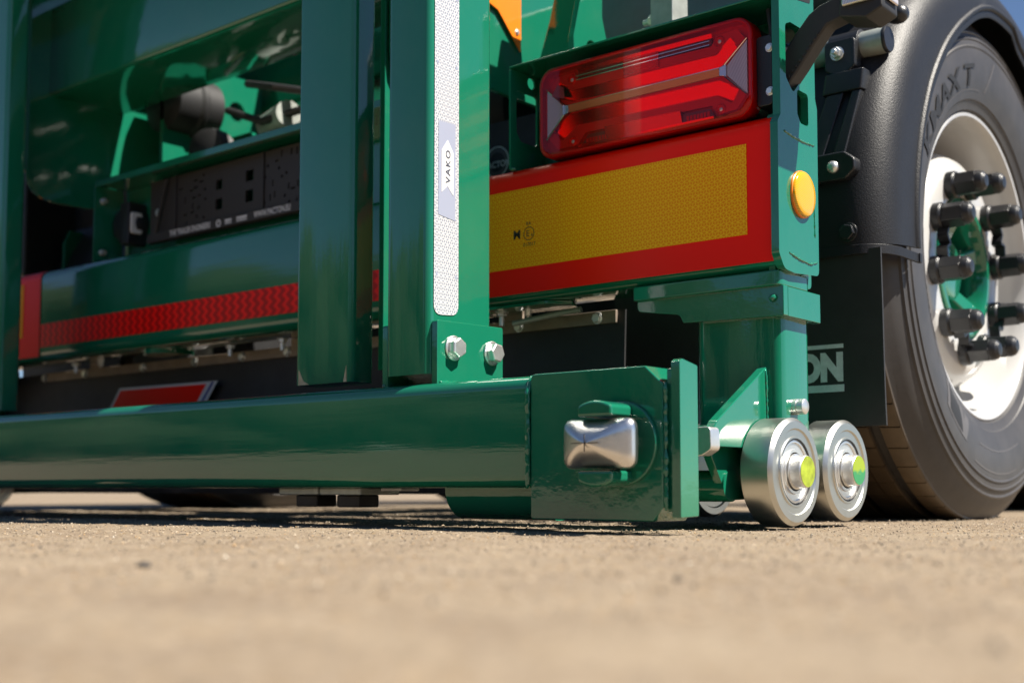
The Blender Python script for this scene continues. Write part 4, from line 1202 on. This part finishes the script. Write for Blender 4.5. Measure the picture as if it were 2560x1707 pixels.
# mudguard carrier tube
tb = MB().cyl((-0.64, 0.345, 0.7945), (0.026, 0.345, 0.7945), 0.0213, 36).build('guard_tube', 'galv', T, label='galvanised mudguard tube')
MB().lathe([(0, 0.0218), (0.0035, 0.0220), (0.006, 0.0205), (0.0065, 0.001)], (0.026, 0.345, 0.7945), (1, 0, 0), 36).build('end_cap', 'plastic', tb, angle=40)
# clamp
cl = MB().lathe([(0, 0.0225), (0.002, 0.0262), (0.052, 0.0262), (0.054, 0.0225)], (-0.066, 0.345, 0.7945), (1, 0, 0), 36).build('tube_clamp', 'plastic', T, angle=40, label='black plastic clamp on the mudguard tube')
MB().prism(round_poly([(-0.066, 0.80), (-0.066, 0.752), (-0.052, 0.742), (-0.026, 0.742), (-0.012, 0.752), (-0.012, 0.80)], 0.008), 'Y', 0.3085, 0.335).build('clamp_block', 'plastic', cl, bevel=0.003)
bolt('clamp_bolt', (-0.042, 0.308, 0.776), (0, -1, 0), 0.0098, 0.010, cl, stub=0.006)
# tapering leg from the clamp down to the mudguard, with a groove
leg = MB()
leg.frustum(round_poly([(-0.062, 0.300), (-0.062, 0.352), (0.006, 0.352), (0.006, 0.300)], 0.006), 0.742, round_poly([(-0.068, 0.300), (-0.068, 0.35), (0.002, 0.35), (0.002, 0.300)], 0.006), 0.708, 'Z')
leg.build('leg_head', 'plastic', cl, bevel=0.002)
for (xa, xb, xc, xd) in ((-0.060, -0.030, -0.088, -0.058), (-0.016, 0.000, -0.042, -0.020)):
    MB().add([(xa, 0.302, 0.708), (xb, 0.302, 0.708), (xb, 0.335, 0.708), (xa, 0.335, 0.708), (xc, 0.275, 0.590), (xd, 0.275, 0.590), (xd, 0.300, 0.590), (xc, 0.300, 0.590)],
             [(0, 1, 2, 3), (7, 6, 5, 4), (0, 4, 5, 1), (1, 5, 6, 2), (2, 6, 7, 3), (3, 7, 4, 0)]).build('leg_rib', 'plastic', cl, bevel=0.003)
MB().add([(-0.031, 0.318, 0.708), (-0.015, 0.318, 0.708), (-0.015, 0.337, 0.708), (-0.031, 0.337, 0.708), (-0.059, 0.290, 0.590), (-0.041, 0.290, 0.590), (-0.041, 0.302, 0.590), (-0.059, 0.302, 0.590)],
         [(0, 1, 2, 3), (7, 6, 5, 4), (0, 4, 5, 1), (1, 5, 6, 2), (2, 6, 7, 3), (3, 7, 4, 0)]).build('leg_groove', 'rubber', cl)
ft = round_poly([(-0.092, 0.598), (-0.092, 0.553), (-0.010, 0.553), (0.006, 0.566), (0.006, 0.584), (-0.012, 0.598)], [0.006, 0.004, 0.012, 0.012, 0.012, 0.010])
MB().prism(ft, 'Y', 0.258, 0.290).build('leg_foot', 'plastic', cl, bevel=0.005, seg=3)
MB().lathe([(0, 0.010), (0.004, 0.0095), (0.0075, 0.006), (0.0085, 0.001)], (-0.030, 0.258, 0.574), (0, -1, 0), 20).build('foot_screw', 'zinc', cl, angle=60)
# round knob beside the tube end
MB().lathe([(0, 0.009), (0.006, 0.013), (0.014, 0.0155), (0.024, 0.0155), (0.032, 0.012), (0.036, 0.005), (0.0365, 0.001)], (0.022, 0.372, 0.842), (0.9, -0.35, -0.12), 24).build('guard_knob', 'plastic', mud, angle=60)

# ================================================================== WHEELS
RT = 0.4975
SIDE = [(-0.012, 0.290), (-0.004, 0.2975), (0.006, 0.302), (0.0085, 0.310), (0.0125, 0.318), (0.0145, 0.3195), (0.0165, 0.326), (0.0225, 0.345), (0.0262, 0.362), (0.0285, 0.385), (0.0290, 0.400),
        (0.0285, 0.412), (0.0300, 0.4145), (0.0300, 0.4165), (0.0275, 0.4185), (0.0265, 0.427), (0.0280, 0.4290), (0.0278, 0.4315), (0.0245, 0.4335), (0.0225, 0.441), (0.0240, 0.4435), (0.0235, 0.446), (0.0190, 0.448), (0.0120, 0.4600), (0.0050, 0.469), (-0.004, 0.478), (-0.0105, 0.4865), (-0.0115, 0.4905)]
def side_x(r):
    for (a, b), (c, d) in zip(SIDE, SIDE[1:]):
        if b <= r <= d: return a + (c - a) * (r - b) / max(d - b, 1e-6)
    return SIDE[-1][0]
GROOVES = [(-0.060, 0.0110), (-0.101, 0.0012), (-0.142, 0.0080), (-0.195, 0.0012), (-0.248, 0.0080), (-0.332, 0.0085)]
def tyre_profile():
    """(x, r, tag) from the outer bead across the tread to the inner bead; tag t = tread crown, g = groove"""
    out = [(x, r, 's') for x, r in SIDE]
    xc = -0.195
    def crown(x): return RT - 0.0045 * ((x - xc) / 0.18) ** 2
    xs_ = [-0.0155]
    out.append((-0.0140, crown(-0.015) - 0.001, 't'))
    last = -0.0165
    out.append((last, crown(last), 't'))
    for gx_, w in GROOVES:
        out.append(((last + gx_) / 2, crown((last + gx_) / 2), 't'))
        out += [(gx_ + w, crown(gx_ + w), 't'), (gx_ + w - min(0.0015, w * 0.3), RT - 0.0145, 'g'), (gx_ - w + min(0.0015, w * 0.3), RT - 0.0145, 'g'), (gx_ - w, crown(gx_ - w), 't')]
        last = gx_ - w
    e = 2 * xc + 0.0165
    out.append(((last + e) / 2, crown((last + e) / 2), 't'))
    out.append((e, crown(e), 't'))
    out.append((2 * xc + 0.0140, crown(e) - 0.001, 't'))
    out += [(2 * xc - x, r, 's') for x, r in reversed(SIDE)]
    return out
def make_tyre(zc, full=True):
    prof = tyre_profile()
    nb = 64 if full else 48
    angs = []
    for i in range(nb):
        a0 = 2 * PI * i / nb; st = 2 * PI / nb
        if full: angs += [(a0, 0), (a0 + st * 0.012, 1), (a0 + st * 0.042, 1), (a0 + st * 0.054, 0), (a0 + st * 0.52, 0)]
        else: angs += [(a0, 0), (a0 + st * 0.5, 0)]
    k = len(prof); vs = []; fs = []
    floor = -zc + 0.0008
    for (a, gap) in angs:
        for i, (x, r, tg) in enumerate(prof):
            rr = r
            xo = x
            if gap and tg == 't' : rr = r - 0.006
            # stagger the sipes of the middle ribs
            aa = a + (0.03 * ((x + 0.195) / 0.2) if tg in 'tg' else 0)
            y, z = rr * math.cos(aa), rr * math.sin(aa)
            if z < floor + 0.004:
                over = (floor + 0.004 - z)
                z = max(z, floor) if tg != 'g' else max(z, floor + 0.006)
                if tg == 's': xo += (1 if x > -0.195 else -1) * min(0.010, over * 0.4)
            vs.append((xo, y, z))
    n = len(angs)
    for j in range(n):
        j2 = (j + 1) % n
        for i in range(k - 1):
            fs.append((j * k + i, j * k + i + 1, j2 * k + i + 1, j2 * k + i))
    return MB().add(vs, fs)

def polar_text(name, txt, size, r0, th_start, parent, mat, clockwise=True, lift=0.0018, xscale=1.0, offset=0.0, shear=0.0, fit=None):
    """letters standing outward on the outer sidewall, running clockwise seen from outside (+X)"""
    def mapf(u, v):
        r = r0 + v
        # seen from +X the image right is +Y: clockwise = from rear (180 deg) over the top to the front
        th = R(th_start) - u / (r0 + size * 0.35)
        return (side_x(r) + lift, r * math.cos(th), r * math.sin(th))
    return text_obj(name, txt, size, mat, parent, mapf, offset=offset, shear=shear, xscale=xscale, fit=fit, cuts=3)
def arc_plate(r0, r1, t0, t1, parent, mat, name, lift=0.0006, slant=0.0, n=14):
    vs = []; fs = []
    m = 4
    for i in range(n + 1):
        for j in range(m + 1):
            r = r0 + (r1 - r0) * j / m
            th = R(t0 + (t1 - t0) * i / n + slant * j / m)
            vs.append((side_x(r) + lift, r * math.cos(th), r * math.sin(th)))
    for i in range(n):
        for j in range(m):
            a = i * (m + 1) + j
            fs.append((a, a + 1, a + m + 2, a + m + 1))
    return MB().add(vs, fs).build(name, mat, parent, angle=60)

RIM = [(-0.012, 0.2880), (-0.003, 0.2985), (0.0005, 0.2985), (0.0025, 0.2955), (0.0015, 0.2905), (-0.006, 0.2850), (-0.030, 0.2805), (-0.060, 0.2765), (-0.075, 0.2700), (-0.110, 0.2650), (-0.140, 0.2600), (-0.152, 0.2500), (-0.140, 0.2440),
       (-0.095, 0.2380), (-0.060, 0.2280), (-0.040, 0.2140), (-0.0310, 0.2000), (-0.0285, 0.1920), (-0.0285, 0.1480), (-0.0305, 0.1425), (-0.0420, 0.1405)]
def make_wheel(loc, full):
    w = empty('wheel', loc, T)
    zc = loc[2] + trailer.location.z
    make_tyre(zc, full).build('tyre', 'tyre', w, angle=22)
    MB().lathe(RIM, (0, 0, 0), (1, 0, 0), 96 if full else 48, cap=False).build('rim', 'white_paint', w, angle=35)
    if not full: 
        MB().lathe([(-0.04, 0.138), (-0.039, 0.001)], (0, 0, 0), (1, 0, 0), 32).build('hub', 'green', w)
        return w
    # hub: ring, spokes, cap
    MB().lathe([(-0.11, 0.139), (-0.034, 0.139), (-0.028, 0.1365), (-0.025, 0.130), (-0.026, 0.122), (-0.034, 0.117), (-0.11, 0.115)], (0, 0, 0), (1, 0, 0), 64, closed=True).build('hub_ring', 'green', w, angle=35)
    hub = MB()
    for i in range(6):
        a = 2 * PI * i / 6 + 0.35
        c, s = math.cos(a), math.sin(a)
        def q(x, r, t): return (x, r * c - t * s, r * s + t * c)
        hub.add([q(-0.100, 0.05, -0.020), q(-0.100, 0.05, 0.020), q(-0.070, 0.121, 0.025), q(-0.070, 0.121, -0.025), q(-0.072, 0.05, -0.016), q(-0.072, 0.05, 0.016), q(-0.040, 0.121, 0.018), q(-0.040, 0.121, -0.018)],
                [(0, 1, 2, 3), (7, 6, 5, 4), (0, 4, 5, 1), (1, 5, 6, 2), (2, 6, 7, 3), (3, 7, 4, 0)])
    hub.build('hub_spokes', 'green', w, bevel=0.006, seg=3)
    MB().lathe([(-0.115, 0.117), (-0.112, 0.001)], (0, 0, 0), (1, 0, 0), 32, cap=False).build('hub_back', 'dark', w)
    MB().lathe([(-0.11, 0.064), (-0.064, 0.062), (-0.057, 0.059), (-0.054, 0.052), (-0.054, 0.016), (-0.060, 0.014), (-0.056, 0.002)], (0, 0, 0), (1, 0, 0), 48).build('hub_cap', 'green', w, angle=30)
    # ten nut caps
    nc = MB()
    nc.lathe([(0, 0.0265), (0.014, 0.0265), (0.018, 0.0240)], (0, 0, 0), (1, 0, 0), 28)
    ring = [(math.cos(i * PI / 3) * 0.0240, math.sin(i * PI / 3) * 0.0240) for i in range(6)]
    nc.frustum(ring, 0.012, [(a * 0.97, b_ * 0.97) for a, b_ in ring], 0.055, 'X')
    nc.lathe([(0.0545, 0.0208), (0.060, 0.0205), (0.067, 0.0178), (0.072, 0.0115), (0.0735, 0.001)], (0, 0, 0), (1, 0, 0), 28)
    proto = nc.build('nut_cap', 'plastic', w, bevel=0.0012, angle=30)
    for i in range(10):
        a = 2 * PI * i / 10 + R(9)
        o = proto if i == 0 else copy_part(proto, w)
        o.location = (-0.0283, 0.1675 * math.cos(a), 0.1675 * math.sin(a))
        o.rotation_euler = (a + random.uniform(-0.3, 0.3), 0, 0)
    for i in range(0, 10, 2):                                  # safety clips between pairs of nuts
        a0, a1 = 2 * PI * i / 10 + R(9), 2 * PI * (i + 1) / 10 + R(9)
        P0 = Vector((-0.020, 0.1675 * math.cos(a0), 0.1675 * math.sin(a0))); P1 = Vector((-0.020, 0.1675 * math.cos(a1), 0.1675 * math.sin(a1)))
        d = (P1 - P0); rad = Vector((0, P0.y + P1.y, P0.z + P1.z)).normalized()
        pts_ = [P0 + d * 0.2, P0 + d * 0.38 + rad * 0.008, P0 + d * 0.5 - rad * 0.010, P0 + d * 0.62 + rad * 0.008, P0 + d * 0.8]
        tbm = MB()
        for p_, q_ in zip(pts_, pts_[1:]):
            n_ = Vector((0, -(q_ - p_).z, (q_ - p_).y)).normalized() * 0.0025
            X_ = Vector((0.020, 0, 0))
            tbm.add([p_ - n_, p_ + n_, q_ + n_, q_ - n_, p_ - n_ + X_, p_ + n_ + X_, q_ + n_ + X_, q_ - n_ + X_], [(0, 1, 2, 3), (7, 6, 5, 4), (0, 4, 5, 1), (1, 5, 6, 2), (2, 6, 7, 3), (3, 7, 4, 0)])
        tbm.build('nut_clip', 'plastic', w)
    # sidewall lettering
    polar_text('tyre_lettering', 'KMAX T', 0.056, 0.3435, 154.5, w, 'tyre_letter', fit=0.330, offset=0.0014)
    arc_plate(0.3215, 0.3420, 176, 214, w, 'tyre_plate', 'tyre_raised_plate', slant=2.0)
    polar_text('tyre_lettering', '385/55 R22.5', 0.0165, 0.3262, 211, w, 'tyre_letter', lift=0.0012, xscale=1.15, offset=0.0003)
    arc_plate(0.3300, 0.3850, 223, 239, w, 'tyre_plate', 'tyre_raised_plate', slant=4.0)
    arc_plate(0.336, 0.380, 226, 236.5, w, 'tyre_letter', 'tyre_raised_plate', lift=0.0010, slant=3.0)
    arc_plate(0.3315, 0.383, 241.5, 245.5, w, 'tyre_plate', 'tyre_raised_plate', slant=-3.0)
    # raised frame lines on the sidewall
    for (t0, t1) in ((250, 283), ):
        arc_plate(0.3985, 0.4015, t0, t1, w, 'tyre_plate', 'tyre_raised_plate', n=24)
        arc_plate(0.3560, 0.3585, t0 + 4, t1 + 6, w, 'tyre_plate', 'tyre_raised_plate', n=24)
    arc_plate(0.3350, 0.3375, 96, 168, w, 'tyre_plate', 'tyre_raised_plate', n=40)
    arc_plate(0.3370, 0.4020, 90.5, 91.5, w, 'tyre_plate', 'tyre_raised_plate', slant=-5, n=4)
    return w
wheel = make_wheel((0.0, WC[0], WC[1]), True)
make_wheel((0.0, WC[0] + 1.31, WC[1]), False)
lw = make_wheel((-2.5 + 0.39, WC[0], WC[1]), False)
make_wheel((-2.5 + 0.39, WC[0] + 1.31, WC[1]), False)
for yy in (WC[0], WC[0] + 1.31):
    MB().prism(rounded_rect(yy - 0.06, yy + 0.06, 0.42, 0.55, 0.02), 'X', -2.11, -0.39).build('axle_beam', 'dark', T)
    for xx in (-0.46, -2.04):
        MB().cyl((xx - 0.1, yy, 0.49), (xx + 0.09, yy, 0.49), 0.21, 40).build('brake_drum', 'dark', T)
